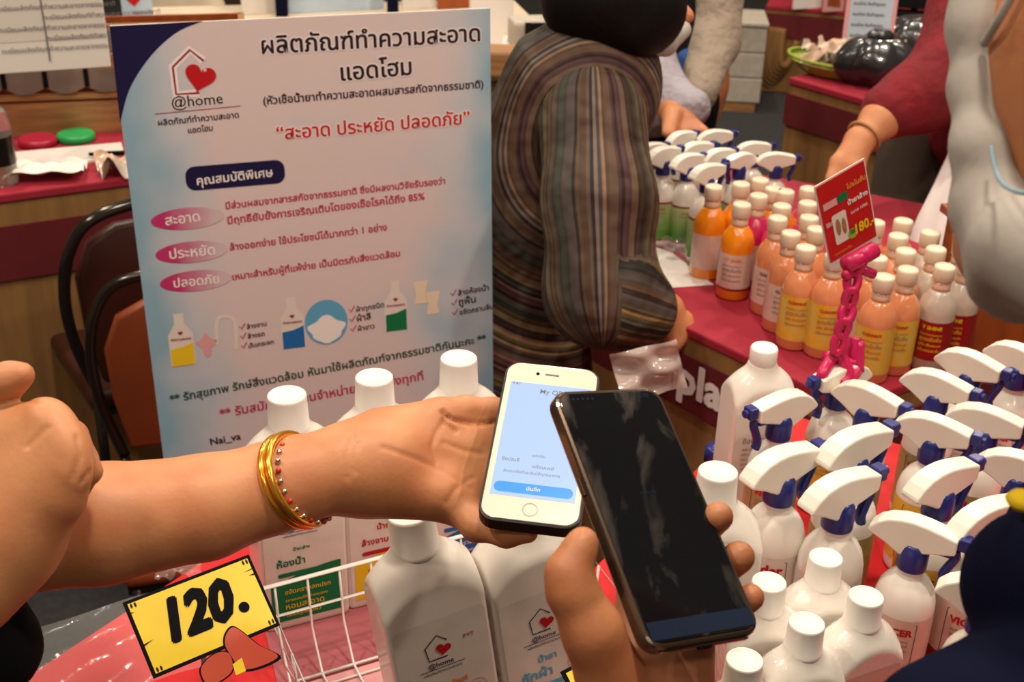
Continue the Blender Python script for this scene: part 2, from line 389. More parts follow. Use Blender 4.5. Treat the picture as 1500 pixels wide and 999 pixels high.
def text(s, bold=0., shear=0):
    """flat text mesh normalised: width 1, baseline 0, starts at x=0"""
    key = (s, bold, shear)
    if key not in _tc:
        V_ = []; f = []; n_ = 0
        for want, offs in ((0, .007), (1, 0.)):        # one glyph keeps its counter only when it is not thickened
            if want == 1 and not any(c in 'ผฝพฟศ' for c in s): continue
            cu = bpy.data.curves.new('t', 'FONT'); cu.body = s; cu.size = 1; cu.resolution_u = 2; cu.shear = shear; cu.offset = offs
            for m_ in ('inkk', 'inkk2'): cu.materials.append(_tmat)
            for i, c in enumerate(s): cu.body_format[i].material_index = 1 if c in 'ผฝพฟศ' else 0
            o = bpy.data.objects.new('t', cu); COL.objects.link(o); bpy.context.view_layer.update()
            ev = o.evaluated_get(bpy.context.evaluated_depsgraph_get()); me = ev.to_mesh()
            v = np.array([x.co[:2] for x in me.vertices]) if len(me.vertices) else np.zeros((3, 2)); f += [tuple(i+n_ for i in p.vertices) for p in me.polygons if p.material_index == want]
            n_ += len(v); V_.append(v); ev.to_mesh_clear(); bpy.data.objects.remove(o); bpy.data.curves.remove(cu)
        v = np.vstack(V_)
        w = v[:, 0].max()-v[:, 0].min() or 1; v[:, 0] -= v[:, 0].min(); v = v/w
        v = np.hstack([v, np.zeros((len(v), 1))])
        if bold:      # heavier strokes: shifted copies, each a hair above the last
            b_ = bold/w; n0 = len(v); sh = [(b_, 0), (-b_, 0), (0, b_*.8), (0, -b_*.8)] if bold < .02 else [(b_*math.cos(i*PI/4), b_*math.sin(i*PI/4)) for i in range(8)]
            f = [tuple(q+n0*k for q in p) for k in range(len(sh)) for p in f]; v = np.vstack([v+np.array([o_[0], o_[1], 1.2e-5*k]) for k, o_ in enumerate(sh)])
        _tc[key] = (v, f)
    v, f = _tc[key]; return v.copy(), f
def tw(s, w, x=0, y=0, h=None, bold=0., center=False, shear=0):
    v, f = text(s, bold, shear); v = v*np.array([w, w, 1])
    if h: v[:, 1] *= h
    v[:, 0] += x-(w/2 if center else 0); v[:, 1] += y; return v, f
def join2(*ps):
    V = []; F = []; n = 0
    for v, f in ps:
        v = np.asarray(v); v = v if v.shape[1] == 3 else np.hstack([v, np.zeros((len(v), 1))])
        V.append(v); F += [tuple(i+n for i in q) for q in f]; n += len(v)
    return np.vstack(V), F
def on_cyl(vf2, r, a0=0):
    """wrap 2-D art round a vertical cylinder; x runs to the viewer's right of the outward direction a0"""
    v, f = vf2; a = a0+v[:, 0]/r
    if v.shape[1] == 3: r = r+v[:, 2]
    return np.stack([r*np.cos(a), r*np.sin(a), v[:, 1]], 1), f
def on_plane(vf2, o, u, w, off=0):
    v, f = vf2; o = np.asarray(o, dtype=float); u = np.asarray(u); w = np.asarray(w); n = np.cross(u, w)
    return o+v[:, :1]*u+v[:, 1:2]*w+n*(off+(v[:, 2:3] if v.shape[1] == 3 else 0)), f
def patch(r, half, z0, z1, seg=14, a0=0):
    a = np.linspace(-half, half, seg+1)+a0; v = [(r*math.cos(t), r*math.sin(t), z) for z in (z0, z1) for t in a]
    return np.array(v), [(i, i+1, seg+2+i, seg+1+i) for i in range(seg)]
def crumple(w, d, nx, ny, amp, seed, f=3.):
    rs = np.random.RandomState(seed); ph = rs.rand(6)*6; k = rs.randn(6, 2)*f
    v = []; fc = []
    for j in range(ny+1):
        for i in range(nx+1):
            x = i/nx; y = j/ny; z = sum(math.sin(k[q, 0]*x*3+k[q, 1]*y*3+ph[q]) for q in range(6))/6
            v.append(((x-.5)*w, (y-.5)*d, amp*(z+.6)))
    for j in range(ny):
        for i in range(nx): a = j*(nx+1)+i; fc.append((a, a+1, a+nx+2, a+nx+1))
    return np.array(v), fc

# ------------------------------------------------------------------ implicit surfaces for bodies
def px(x, y, d, r): return P(x, y, d), r*d/FPX
def seg_(a, b, k=.006, op='u'): return ('c', a[0], b[0], a[1], b[1], k, op)
def chain(pts, k=.006):
    return [seg_(pts[i], pts[i+1], k) for i in range(len(pts)-1)]
def ell_(c, r, Rm=None, k=.01, op='u'): return ('e', np.asarray(c, dtype=float), np.asarray(r, dtype=float), np.eye(3) if Rm is None else np.asarray(Rm), k, op)
def smin(a, b, k):
    h = np.maximum(k-np.abs(a-b), 0)/k; return np.minimum(a, b)-h*h*k*.25
def isosurf(groups, h):
    """groups: list of (prims, blend). returns verts, faces"""
    lo = []; hi = []
    for prims, k in groups:
        for p in prims:
            if p[-1] == 's': continue
            if p[0] == 'c':
                for c, r in ((p[1], p[3]), (p[2], p[4])): lo.append(c-r); hi.append(c+r)
            else: R_ = p[2].max(); lo.append(p[1]-R_); hi.append(p[1]+R_)
    lo = np.min(lo, 0)-4*h-.012; hi = np.max(hi, 0)+4*h+.012
    n = np.ceil((hi-lo)/h).astype(int)+1
    ax = [(lo[i]+h*np.arange(n[i])).astype(np.float32) for i in range(3)]
    Fd = np.full(n, 1.0, np.float32)
    def sub(c0, c1):
        i0 = np.maximum(((c0-lo)/h).astype(int), 0); i1 = np.minimum(((c1-lo)/h).astype(int)+2, n); return tuple(slice(i0[i], i1[i]) for i in range(3))
    def ev(p, sl):
        X = ax[0][sl[0]][:, None, None]; Y = ax[1][sl[1]][None, :, None]; Z = ax[2][sl[2]][None, None, :]
        if p[0] == 'c':
            a, b, ra, rb = p[1:5]; ba = b-a; L = float(ba@ba)+1e-12
            t = np.clip(((X-a[0])*ba[0]+(Y-a[1])*ba[1]+(Z-a[2])*ba[2])/L, 0, 1)
            return np.sqrt((X-a[0]-t*ba[0])**2+(Y-a[1]-t*ba[1])**2+(Z-a[2]-t*ba[2])**2)-(ra+(rb-ra)*t)
        c, r, Rm = p[1:4]; x = X-c[0]; y = Y-c[1]; z = Z-c[2]
        q = [(Rm[0, i]*x+Rm[1, i]*y+Rm[2, i]*z) for i in range(3)]
        k0 = np.sqrt(sum((q[i]/r[i])**2 for i in range(3))); k1 = np.sqrt(sum((q[i]/r[i]**2)**2 for i in range(3)))
        return k0*(k0-1)/(k1+1e-6)
    for prims, kg in groups:
        b0 = []; b1 = []
        for p in prims:
            if p[0] == 'c':
                r = max(p[3], p[4]); b0.append(np.minimum(p[1], p[2])-r); b1.append(np.maximum(p[1], p[2])+r)
            else: r = p[2].max(); b0.append(p[1]-r); b1.append(p[1]+r)
        pad = .02+3*h+kg
        gs = sub(np.min(b0, 0)-pad, np.max(b1, 0)+pad); off = np.array([s.start for s in gs])
        G = np.full([s.stop-s.start for s in gs], 1.0, np.float32)
        for p, q0, q1 in zip(prims, b0, b1):
            k = p[-2]; s = sub(q0-k-pad, q1+k+pad); s = tuple(slice(max(s[i].start, gs[i].start), min(s[i].stop, gs[i].stop)) for i in range(3))
            l = tuple(slice(s[i].start-off[i], s[i].stop-off[i]) for i in range(3))
            d = ev(p, s).astype(np.float32)
            if p[-1] == 'u': G[l] = smin(G[l], d, k)
            elif p[-1] == 's': G[l] = -smin(-G[l], d, k)
            elif p[-1] == 'i': G[:] = np.maximum(G, 1.); G[l] = G[l]
        if kg > 0: Fd[gs] = smin(Fd[gs], G, kg)
        else: Fd[gs] = np.minimum(Fd[gs], G)
    return nets(Fd, lo, h)
def nets(Fd, lo, h):
    ins = Fd < 0; n = np.array(Fd.shape)
    s8 = sum(ins[i:n[0]-1+i, j:n[1]-1+j, k:n[2]-1+k].astype(np.int8) for i in (0, 1) for j in (0, 1) for k in (0, 1))
    act = (s8 > 0) & (s8 < 8); I = np.argwhere(act)
    idx = np.full(act.shape, -1, np.int64); idx[act] = np.arange(len(I))
    cor = [(i, j, k) for i in (0, 1) for j in (0, 1) for k in (0, 1)]
    val = np.stack([Fd[I[:, 0]+c[0], I[:, 1]+c[1], I[:, 2]+c[2]] for c in cor], 1)
    acc = np.zeros((len(I), 3)); cnt = np.zeros(len(I))
    for a in range(8):
        for b in range(a+1, 8):
            ca, cb = np.array(cor[a]), np.array(cor[b])
            if np.abs(ca-cb).sum() != 1: continue
            m_ = (val[:, a] < 0) != (val[:, b] < 0); t = val[m_, a]/(val[m_, a]-val[m_, b])
            acc[m_] += ca+t[:, None]*(cb-ca); cnt[m_] += 1
    V = (I+acc/cnt[:, None])*h+lo; Fs = []
    for a in range(3):
        sh = [slice(1, n[i]-1) for i in range(3)]; s0 = list(sh); s1 = list(sh); s0[a] = slice(0, n[a]-1); s1[a] = slice(1, n[a])
        A = ins[tuple(s0)]; B = ins[tuple(s1)]; d = np.argwhere(A != B)
        if not len(d): continue
        sg = A[tuple(d.T)]; base = d.copy()
        for i in range(3):
            if i != a: base[:, i] += 1
        b, c = (a+1) % 3, (a+2) % 3
        def cell(db, dc):
            q = base.copy(); q[:, b] += db; q[:, c] += dc; return idx[tuple(q.T)]
        Q = np.stack([cell(-1, -1), cell(0, -1), cell(0, 0), cell(-1, 0)], 1)
        Q[~sg] = Q[~sg][:, ::-1]; Fs.append(Q)
    Fq = np.vstack(Fs); Fq = Fq[(Fq >= 0).all(1)]
    return V, Fq
def crease(V, F, lines, wpx, depth):
    """press shallow folds into the side of a skin surface that faces the aisle"""
    a = V[F[:, 0]]; b = V[F[:, 1]]; c = V[F[:, 2]]; fn = np.cross(b-a, c-a); nn = np.zeros_like(V)
    for k in range(4): np.add.at(nn, F[:, k], fn)
    nn /= np.linalg.norm(nn, axis=1)[:, None]+1e-12
    q = V-cC; d = q@cF; X = (q@cR)/d*FPX+750; Y = -(q@cU)/d*FPX+499.5
    ok = ((nn@cF) < -.1) & (d < 1.05); best = np.full(len(V), 1e9)
    for ln in lines:
        ln = np.array(ln, dtype=float)
        for i in range(len(ln)-1):
            p, r = ln[i], ln[i+1]-ln[i]; t = np.clip(((X-p[0])*r[0]+(Y-p[1])*r[1])/(r@r), 0, 1)
            best = np.minimum(best, np.hypot(X-p[0]-t*r[0], Y-p[1]-t*r[1]))
    w = np.exp(-(best/wpx)**2)*ok
    return V-nn*(w*depth)[:, None]
#PART2
# ------------------------------------------------------------------ setting
def struct(name, vf, mt, parent=None):
    o = mk(name, vf, mt, parent, smooth=False)
    o['kind'] = 'structure'; return o
struct('floor', box(12, 12, .05, (0, 3.6, -.05)), 'carpet')
struct('wall_back', box(12, .1, 3.6, (0, 9.05, 0)), 'wallc')
struct('baseboard_back', box(12, .03, .12, (0, 8.98, 0)), 'wood')

def poly_table(name, label, pts, z, clothm, skirtm, band=None):
    c = np.mean(np.array(pts), 0); t = thing(name, label, 'table', (c[0], c[1], 0), 0, 'cloth-covered display tables')
    L = [(p[0]-c[0], p[1]-c[1]) for p in pts]
    mk('tablecloth_top', prism([(x*1.006, y*1.006) for x, y in L], z-.018, z, .004, 'xy'), clothm, t, smooth=False)
    mk('skirt', prism(L, .004, z-.0185, 0, 'xy'), skirtm, t, smooth=False)
    return t, L
TZ = .76
tA, _ = poly_table('display_table', 'red-draped table under the wire basket and large white bottles', [(-.62, .77), (-.21, 1.377), (.090, 1.168), (-.183, .765)], TZ, 'red', 'red')
tB, _ = poly_table('display_table', 'red-draped table crowded with white spray bottles in the foreground', [(-.165, .765), (.366, 1.555), (1.15, 1.133), (.85, .70)], TZ, 'red', 'red')
Kp, Lp = (.494, 1.573), (.150, 1.973)
tC, LC = poly_table('display_table', 'maroon-topped table with banded skirt full of orange and yellow bottles', [Kp, (1.25, 2.045), (1.0, 2.35), (.47, 2.62), (.17, 2.34), (.12, 2.06), Lp], TZ, 'maroon', 'tan')
FZ = .42
def band_on(t, a, b, z0, z1, mt='band', off=.004, name='skirt_band'):
    a = np.array([a[0], a[1], 0]); b = np.array([b[0], b[1], 0]); u = (b-a)/np.linalg.norm(b-a); n = np.cross(u, [0, 0, 1.])
    L = np.linalg.norm(b-a); v, f = box(L, .003, z1-z0, (L/2, 0, z0))
    R = np.stack([u, -n, [0, 0, 1]], 1)
    return mk(name, xf((v, f), R, a+n*off), mt, t, world=True, smooth=False), a, u, n
o_, a_, u_, n_ = band_on(tC, Lp, Kp, .612, .712)
band_on(tC, Kp, (1.25, 2.045), .612, .712)
def lett(t, s, w, px_a, z, name='lettering', **kw):
    v = tw(s, w, **kw)
    return mk(name, on_plane(v, px_a, u_, (0, 0, 1), .0075), 'inkwhite', t, world=True, smooth=False)
base = np.array([Lp[0], Lp[1], 0]); Ltot = np.linalg.norm(np.array(Kp)-np.array(Lp))
lett(tC, 'centr', .075, base+u_*(Ltot-.430)+[0, 0, .645], 0)
lett(tC, 'al', .026, base+u_*(Ltot-.350)+[0, 0, .645], 0)
lett(tC, 'plaza', .165, base+u_*(Ltot-.318)+[0, 0, .645], 0, bold=.03)

def counter(name, label, a, b, depth, H=.75, band=(.42, .62), topm='maroon', ext0=0, ext1=0, pleats=True):
    a = np.array([a[0], a[1], 0.]); b = np.array([b[0], b[1], 0.]); u = (b-a)/np.linalg.norm(b-a); n = np.array([-u[1], u[0], 0])
    a = a-u*ext0; b = b+u*ext1; L = np.linalg.norm(b-a)
    t = thing(name, label, 'counter', a+u*L/2+n*depth/2, math.atan2(u[1], u[0]), 'cloth counters around the hall')
    mk('tablecloth_top', box(L, depth, .02, (0, 0, H-.02), .004), topm, t, smooth=False)
    mk('skirt', box(L-.01, depth-.01, H-.024, (0, 0, .003)), 'tan', t, smooth=False)
    mk('skirt_band', box(L-.002, .004, band[1]-band[0], (0, -depth/2-.001, band[0])), 'band', t, smooth=False)
    mk('side_band', box(.004, depth-.01, band[1]-band[0], (-L/2-.001, 0, band[0])), 'band', t, smooth=False)
    return t, a, u, n, L
lc = counter('cloth_counter', 'maroon and tan counter at the left behind the chairs', Pz(0, 285, .75), Pz(190, 260, .75), .62, ext0=.5, ext1=.5, band=(.56, .68))
rc_ = counter('cloth_counter', 'counter with snack trays and a black bag, right of the dark carpet aisle', Pz(1155, 113, .75), Pz(1290, 152, .75), .62, ext1=1.4, band=(.615, .705))
fc_ = counter('cloth_counter', 'far low counter with a dark screen at the top right edge', Pz(1122, 8, FZ), Pz(1400, 30, FZ), .6, H=FZ, ext0=.0, ext1=1.0, band=(.27, .385))
# swagged drape at the far counter's corner
g0 = Pz(1122, 40, .30)
dr = []
for k in range(7):
    w = .05
    dr.append(tube(spline([g0+np.array([-.01+.012*k, -.05-.010*k, .02]), g0+np.array([-.01+.012*k, -.06-.012*k, -.22+.015*k]), g0+np.array([.06+.006*k, -.07-.010*k, -.27+.02*k]), g0+np.array([.14, -.05-.01*k, -.16+.02*k])], 6), [.018]*19, 6))
top('fabric_swag', join(*dr), 'tan', 'tan cloth swag hanging off the far counter beside the foam crate', 'drapery', smooth=True)

# ------------------------------------------------------------------ bottles
def sq_field(S=1.0):
    """big square bottle: arched front, sloping sides, round neck"""
    h = .0016
    lo = np.array([-.055, -.040, -.006]); n = np.array([int(.110/h)+1, int(.080/h)+1, int(.252/h)+1])
    X, Y, Z = np.meshgrid(*[lo[i]+h*np.arange(n[i]) for i in range(3)], indexing='ij')
    hw, hd, r = .047, .032, .006
    def smax(a, b, k): q = np.maximum(k-np.abs(a-b), 0)/k; return np.maximum(a, b)+q*q*k*.25
    gx = np.clip(np.abs(X)/hw, 0, 1.05); gy = np.clip(np.abs(Y)/hd, 0, 1.05)
    Hh = .186+.027*(1-gx**2.2)+.026*(1-gy**2)
    roof = (Z-Hh)*.72
    rx = np.abs(X)-hw+r; ry = np.abs(Y)-hd+r
    side = np.sqrt(np.maximum(rx, 0)**2+np.maximum(ry, 0)**2)+np.minimum(np.maximum(rx, ry), 0)-r
    body = smax(side, roof, .0035); body = smax(body, -Z, .006)
    neck = smax(np.sqrt(X*X+Y*Y)-.0195, Z-.242, .002)
    neck = np.where(Z > .2, neck, .05)
    F = smin(body, neck, .010)
    return nets(F.astype(np.float32), lo, h)
SQ = sq_field()
CAP = lathe([(.0212, .230), (.0218, .2312), (.0216, .236), (.0212, .2365), (.0200, .2685), (.0197, .2705), (.0188, .2714), (.0175, .2714), (.0168, .2706), (.004, .2706)], 36)
def arch_label(w=.086, z0=.012, z1=.178):
    return flat(rrect(w, z1-z0, .006, 4, 0, (z0+z1)/2))
def logo2(cx, cy, s):
    """house outline with heart, returns outline art and heart art"""
    hs = [(-.42, -.5), (-.5, .15), (0, .55), (.42, .15)]
    ln = lines2([(cx+x*s, cy+y*s) for x, y in [(.30, -.5), (-.42, -.5), (-.5, .12), (0, .56), (.36, .22)]], s*.05)
    return ln, flat(heart(s*.62, cx+.18*s, cy-.12*s, -.25))
def front(v2, off=.0006):   # onto the -y face of a square bottle
    return on_plane(v2, (0, -.032-.0004, 0), (1, 0, 0), (0, 0, 1), off)
def cutout(poly, lo, hi):
    return [(min(max(x, lo[0]), hi[0]), min(max(y, lo[1]), hi[1])) for x, y in poly]
def square_bottle(label, loc, rz, kind, scale=1.0, tilt=None, group=None, name='bottle', cap=True):
    t = thing(name, label, 'bottle', loc, rz, group); t.scale = (scale,)*3
    if tilt is not None: t.rotation_mode = 'QUATERNION'; t.rotation_quaternion = tilt
    mk('bottle_body', SQ, 'wrap' if kind == 'plain' else 'white', t)
    if cap: mk('cap', CAP, 'cap', t)
    else:
        mk('neck_rim', lathe([(.0185, .238), (.0195, .24), (.0195, .262), (.0180, .265), (.0150, .265), (.004, .2645)], 30), 'cap', t)
    if kind == 'plain': return t
    lab = mk('label', front(arch_label(), 0), 'paperl', t, smooth=False)
    if kind == 'back':
        ls = [tw('ข้อควรระวัง', .05, -.03, .130)]+[tw('วิธีใช้ เทน้ำยาลงในน้ำสะอาดแล้วเช็ดถู', .060, -.03, .118-.008*i) for i in range(5)]
        mk('lettering', front(join2(*ls)), 'inkgrey', lab, smooth=False); return t
    ln, ht = logo2(-.004, .148, .024)
    mk('logo_house', front(ln), 'inkblue', lab, smooth=False); mk('logo_heart', front(ht, .0009), 'inkred', lab, smooth=False)
    mk('logo_lettering', front(join2(tw('@home', .024, -.016, .1275), lines2([(-.024, .1255), (.018, .1255)], .0006), tw('ผลิตภัณฑ์ทำความสะอาด', .036, -.021, .1205))), 'inkblue', lab, smooth=False)
    col, txt = {'orange': ('inkorange', ('ผลิตภัณฑ์', 'ทำความสะอาดพื้น')), 'blue': ('inksky', ('น้ำยา', 'ซักผ้า')), 'green': ('inkdgreen', ('น้ำยาล้าง', 'ห้องน้ำ')), 'yellow': ('inkred', ('น้ำยา', 'ล้างจาน')), 'blueb': ('inkblue2', ('น้ำยา', 'ซักผ้า'))}[kind]
    mk('title_lettering', front(join2(tw(txt[0], .030 if kind == 'orange' else .018, -.012, .102, bold=.02), tw(txt[1], .052 if kind == 'orange' else .030, -.030, .084, bold=.02))), col, lab, smooth=False)
    mk('title_bar', front(flat(rrect(.052, .0052, .0024, 3, -.004, .073)), .0007), col, lab, smooth=False)
    if kind in ('orange', 'blue'):
        sw = flat([(-.010, .0125), (.0385, .0125), (.0385, .058), (.030, .050), (.018, .034), (.004, .020)]) if kind == 'orange' else flat([(-.0385, .0125), (.0385, .0125), (.0385, .052), (.015, .040), (-.012, .036), (-.0385, .032)])
        mk('swoosh', front(sw, .0004), 'inkyellow' if kind == 'orange' else 'inkdgreen', lab, smooth=False)
        sw2 = flat([(.012, .0125), (.0385, .0125), (.0385, .045), (.025, .034)]) if kind == 'orange' else flat([(-.0385, .0125), (.0385, .0125), (.0385, .046), (.015, .034), (-.012, .030), (-.0385, .027)])
        mk('swoosh', front(sw2, .0008), 'inkdgreen' if kind == 'orange' else 'inkblue2', lab, smooth=False)
        mk('round_badge', front(join2(ring2(ellipse(.019, .019, 24, .026, .090), ellipse(.0172, .0172, 24, .026, .090)), flat(ellipse(.010, .010, 16, .026, .090)))), 'inkpink', lab, smooth=False)
        mk('lettering', front(join2(tw('หัวเชื้อเข้มข้น', .034, -.006, .056), tw('1000 ml', .016, .012, .050), tw('PYT', .010, .020, .148))), 'inkmaroon' if kind == 'orange' else 'inkmag', lab, smooth=False)
    else:
        # coloured lower band with an arched top edge
        top_ = [(.0385-.077*i/14, .070+.018*math.sin(PI*.5*(1-i/14))-.010) for i in range(15)]
        mk('swoosh', front(flat([(-.0385, .0125), (.0385, .0125)]+top_), .0004), {'green': 'inkdgreen', 'yellow': 'inkyellow', 'blueb': 'inkblue2'}[kind], lab, smooth=False)
        mk('lettering', front(join2(*[tw(s, .05-.004*i, -.024, .048-.010*i) for i, s in enumerate(['ขจัดคราบสกปรก', 'สลายคราบได้อย่างหมดจด', 'หอมสะอาด', 'ใช้ได้ทุกพื้นผิว'])]), .0009), 'inkyellow' if kind == 'green' else ('inkred' if kind == 'yellow' else 'inkwhite'), lab, smooth=False)
    return t
Y27 = math.radians(24)
def cap_at(x, y, ztop): return Pz(x, y, ztop)
for (x, y, kind, lb) in [(420, 578, 'green', 'large white capped bottle with green-banded label, leftmost behind the forearm'),
                         (548, 552, 'yellow', 'large white capped bottle with yellow-banded label behind the open palm'),
                         (672, 524, 'blueb', 'large white capped bottle with blue label, against the right side of the poster')]:
    q = cap_at(x, y, TZ+.271); square_bottle(lb, (q[0], q[1], TZ), Y27, kind, group='large square white bottles')
# two front bottles, leaning in the basket
qv = Matrix.Rotation(math.radians(-8.5), 4, Vector(cF.tolist())).to_quaternion()
for (x, y, kind, lb, rz, dz) in [(600, 750, 'orange', 'large white bottle with orange lettering and a heart logo, leaning in the wire basket', 20, .012),
                                 (757, 716, 'blue', 'large white bottle with blue lettering partly hidden by the black phone', 20, .012)]:
    tilt = qv @ Matrix.Rotation(math.radians(rz), 4, 'Z').to_quaternion()
    offs = tilt.to_matrix() @ Vector((0, 0, .2705)); q0 = Pz(x, y, TZ+.016+offs.z); loc = Vector(q0.tolist())-offs; k = 0
    square_bottle(lb, tuple(loc+Vector((0, 0, k))), 0, kind, tilt=tilt, group='large square white bottles')
# tall uncapped bottle beside the banded table
q = Pz(1120, 508, TZ+.265*.86)
tb_ = square_bottle('tall plain white bottle with small grey print, far left among the spray bottles', (q[0], q[1], TZ), math.radians(12), 'back', cap=False); tb_.scale = (.84, .84, .86)
# small capped bottles (three quarter size) on the right table
SCL = .77
small = [(1052, 690, .95, 'white capped bottle directly right of the black phone, highest of its row', 10),
         (1127, 852, SCL, 'white capped bottle just below the lowest fingertip of the phone-holding hand', 5),
         (1210, 816, SCL, 'white capped bottle at the back of the capped group, below the spray bottles', 15),
         (1269, 873, SCL, 'white capped bottle rightmost of the film-wrapped capped group', 25),
         (1182, 912, SCL, 'white capped bottle in the middle of the film-wrapped capped group', 18),
         (1091, 966, SCL, 'white capped bottle nearest the bottom edge, under the phone hand', 12)]
for (x, y, s, lb, r) in small:
    q = Pz(x, y, TZ+.271*s); t = square_bottle(lb, (q[0], q[1], TZ), math.radians(r), 'plain', scale=s, group='plain white capped bottles on the red table')
    mk('label', front(arch_label(.084, .03, .186), 0), 'paperl' if r != 25 else 'lwhite', t, smooth=False)

# spray bottle
BODY = lathe([(.030, 0), (.0335, .0015), (.0358, .006), (.0362, .012), (.0362, .118), (.0354, .131), (.0320, .145), (.0255, .156), (.0180, .163), (.0150, .167), (.0145, .170), (.0162, .171), (.0162, .174), (.0140, .175), (.0140, .186)], 36)
COLLAR = lathe([(.0172, .174), (.0176, .1755), (.0176, .197), (.0170, .199), (.0160, .204), (.0140, .209)], 28)
SHR = [(.046, .2325), (.046, .2130), (.020, .2050), (.004, .2000), (-.008, .1940), (-.015, .1925), (-.034, .2035), (-.052, .2115), (-.0555, .2140), (-.0535, .2190), (-.0450, .2285), (-.0330, .2360), (-.0180, .2400), (-.004, .2410), (.012, .2395), (.030, .2362)]
SHROUD = prism(SHR, -.0125, .0125, .0024)
NOZZ = join(box(.014, .0165, .0165, (.0535, 0, .2185), .002), lathe([(.0052, 0), (.0052, .004)], 12, True, True))
_nt = xf(lathe([(.0055, 0), (.0055, .0045), (.003, .0048)], 14), roty(PI/2), (.0603, 0, .2268)); NOZZ = join(box(.014, .0165, .0165, (.0535, 0, .2185), .002), _nt)
STEM = join(box(.040, .015, .012, (.022, 0, .2045), .002), box(.020, .013, .012, (.006, 0, .197), .002))
TRIG = tube(spline([(.044, 0, .214), (.046, 0, .204), (.0405, 0, .190), (.036, 0, .176), (.0385, 0, .166)], 4), [.0055]*17, 8)
TRIG = (TRIG[0]*np.array([1, 1.25, 1]), TRIG[1])
def spray(label, T, Nn, kind, z=TZ, group=None, s=1.0):
    s0 = s
    
    for _ in range(3):
        a = Pz(*T, z+.218*s); b = Pz(*Nn, z+.229*s); d = b-a; s = s0*min(1.04, max(.84, np.linalg.norm(d[:2])/(.1015*s0)))
    ang = math.atan2(d[1], d[0]); c = (a+b)/2
    # anchor on the tail/nose midpoint
    c = a+np.array([math.cos(ang), math.sin(ang), 0])*.0545*s*1.0 if abs(np.linalg.norm(d[:2])-.1*s) > .04 else c
    t = thing('spray_bottle', label, 'spray bottle', (c[0], c[1], z), ang, group); t.scale = (s,)*3
    mk('bottle_body', BODY, 'white', t); mk('collar', COLLAR, 'blue', t)
    mk('trigger_shroud', SHROUD, 'shroud', t, smooth=False); mk('nozzle', NOZZ, 'blue', t, smooth=False); mk('pump_stem', STEM, 'blue', t, smooth=False); mk('trigger', TRIG, 'blue', t)
    face = math.atan2(-c[1], -c[0])-ang+random.uniform(-.15, .15)     # labels are turned to the aisle
    r = .0366
    if kind == 'green':
        mk('label', patch(r, 2.2, .020, .112, 30, face), 'lgreen', t)
        mk('label_trim', patch(r+.0002, 2.2, .110, .115, 30, face), 'lred', t); mk('label_trim', patch(r+.0002, 2.2, .017, .021, 30, face), 'lred', t)
        mk('lettering', on_cyl(join2(tw('สเปรย์', .022, 0, .095, center=True), tw('ทำความสะอาด', .028, 0, .086, center=True)), r+.0005, face), 'inkmag', t, smooth=False)
    else:
        lm = {'vider': 'paperl', 'brown': 'lkhaki', 'yellow': 'lyellow', 'red': 'lwhite'}[kind]
        mk('label', patch(r, 2.0, .022, .120, 30, face), lm, t)
        fr = ring2(rrect(.046, .088, .002, 2, 0, .071), rrect(.0445, .0865, .0015, 2, 0, .071))
        mk('label_frame', on_cyl(fr, r+.0004, face), 'inkblue', t, smooth=False)
        mk('title_lettering', on_cyl(tw('vider' if kind != 'red' else 'VICER', .036, 0, .098, center=True, bold=.035), r+.0006, face), 'inkred', t, smooth=False)
        mk('lettering', on_cyl(join2(*[tw(q_, .030, 0, .088-.007*i, center=True) for i, q_ in enumerate(['สเปรย์ขจัดคราบ', 'อเนกประสงค์', 'ใช้ง่าย สะอาดไว'])]), r+.0005, face), 'inkgrey', t, smooth=False)
        if kind in ('vider', 'red'): mk('label_trim', patch(r+.0003, 2.0, .022, .050, 30, face), 'lred' if kind == 'red' else 'lwhite', t)
    return t
fr = [((1097, 698), (1198, 648), 'vider', 'spray bottle nearest the black phone, tall back of its white shroud toward the phone'),
      ((1184, 735), (1286, 684), 'vider', 'spray bottle just behind the film-wrapped capped bottles, second in the front row from the phone'),
      ((1206, 672), (1303, 622), 'brown', 'spray bottle behind the two front ones, over a reddish-brown label'),
      ((1187, 586), (1103, 601), 'brown', 'spray bottle in front of the tall plain bottle, blue nozzle pointing left'),
      ((1262, 545), (1200, 556), 'yellow', 'spray bottle that carries the pink sign clip on its white top'),
      ((1232, 571), (1318, 594), 'brown', 'spray bottle right of the pink clip, nozzle pointing down right'),
      ((1334, 554), (1420, 573), 'brown', 'back-row spray bottle with a glossy streak, left of the topmost pair'),
      ((1384, 523), (1466, 543), 'vider', 'spray bottle in the back row just below the red-labelled bottles'),
      ((1454, 512), (1538, 534), 'vider', 'spray bottle at the upper right edge, cut by the frame'),
      ((1328, 620), (1416, 636), 'yellow', 'spray bottle in the centre of the right group, collar over a yellow label'),
      ((1403, 607), (1494, 622), 'brown', 'spray bottle near the right edge with its shroud level with the red gap'),
      ((1337, 716), (1430, 668), 'yellow', 'spray bottle right of the open red gap, shroud rising to the right'),
      ((1291, 768), (1401, 790), 'red', 'front spray bottle with red lettered label, nozzle pointing right toward the dark sleeve'),
      ((1400, 772), (1497, 722), 'red', 'spray bottle tucked behind the dark sleeve, white shroud rising to the right edge'),
      ((1452, 676), (1542, 690), 'brown', 'spray bottle cut by the right edge, above the yellow dot on the sleeve'),
      ((1400, 862), (1500, 880), 'red', 'spray bottle mostly hidden under the dark sleeve at the lower right')]
for T_, N_, k, lb in fr: spray(lb, T_, N_, k, group='white spray bottles on the red table')
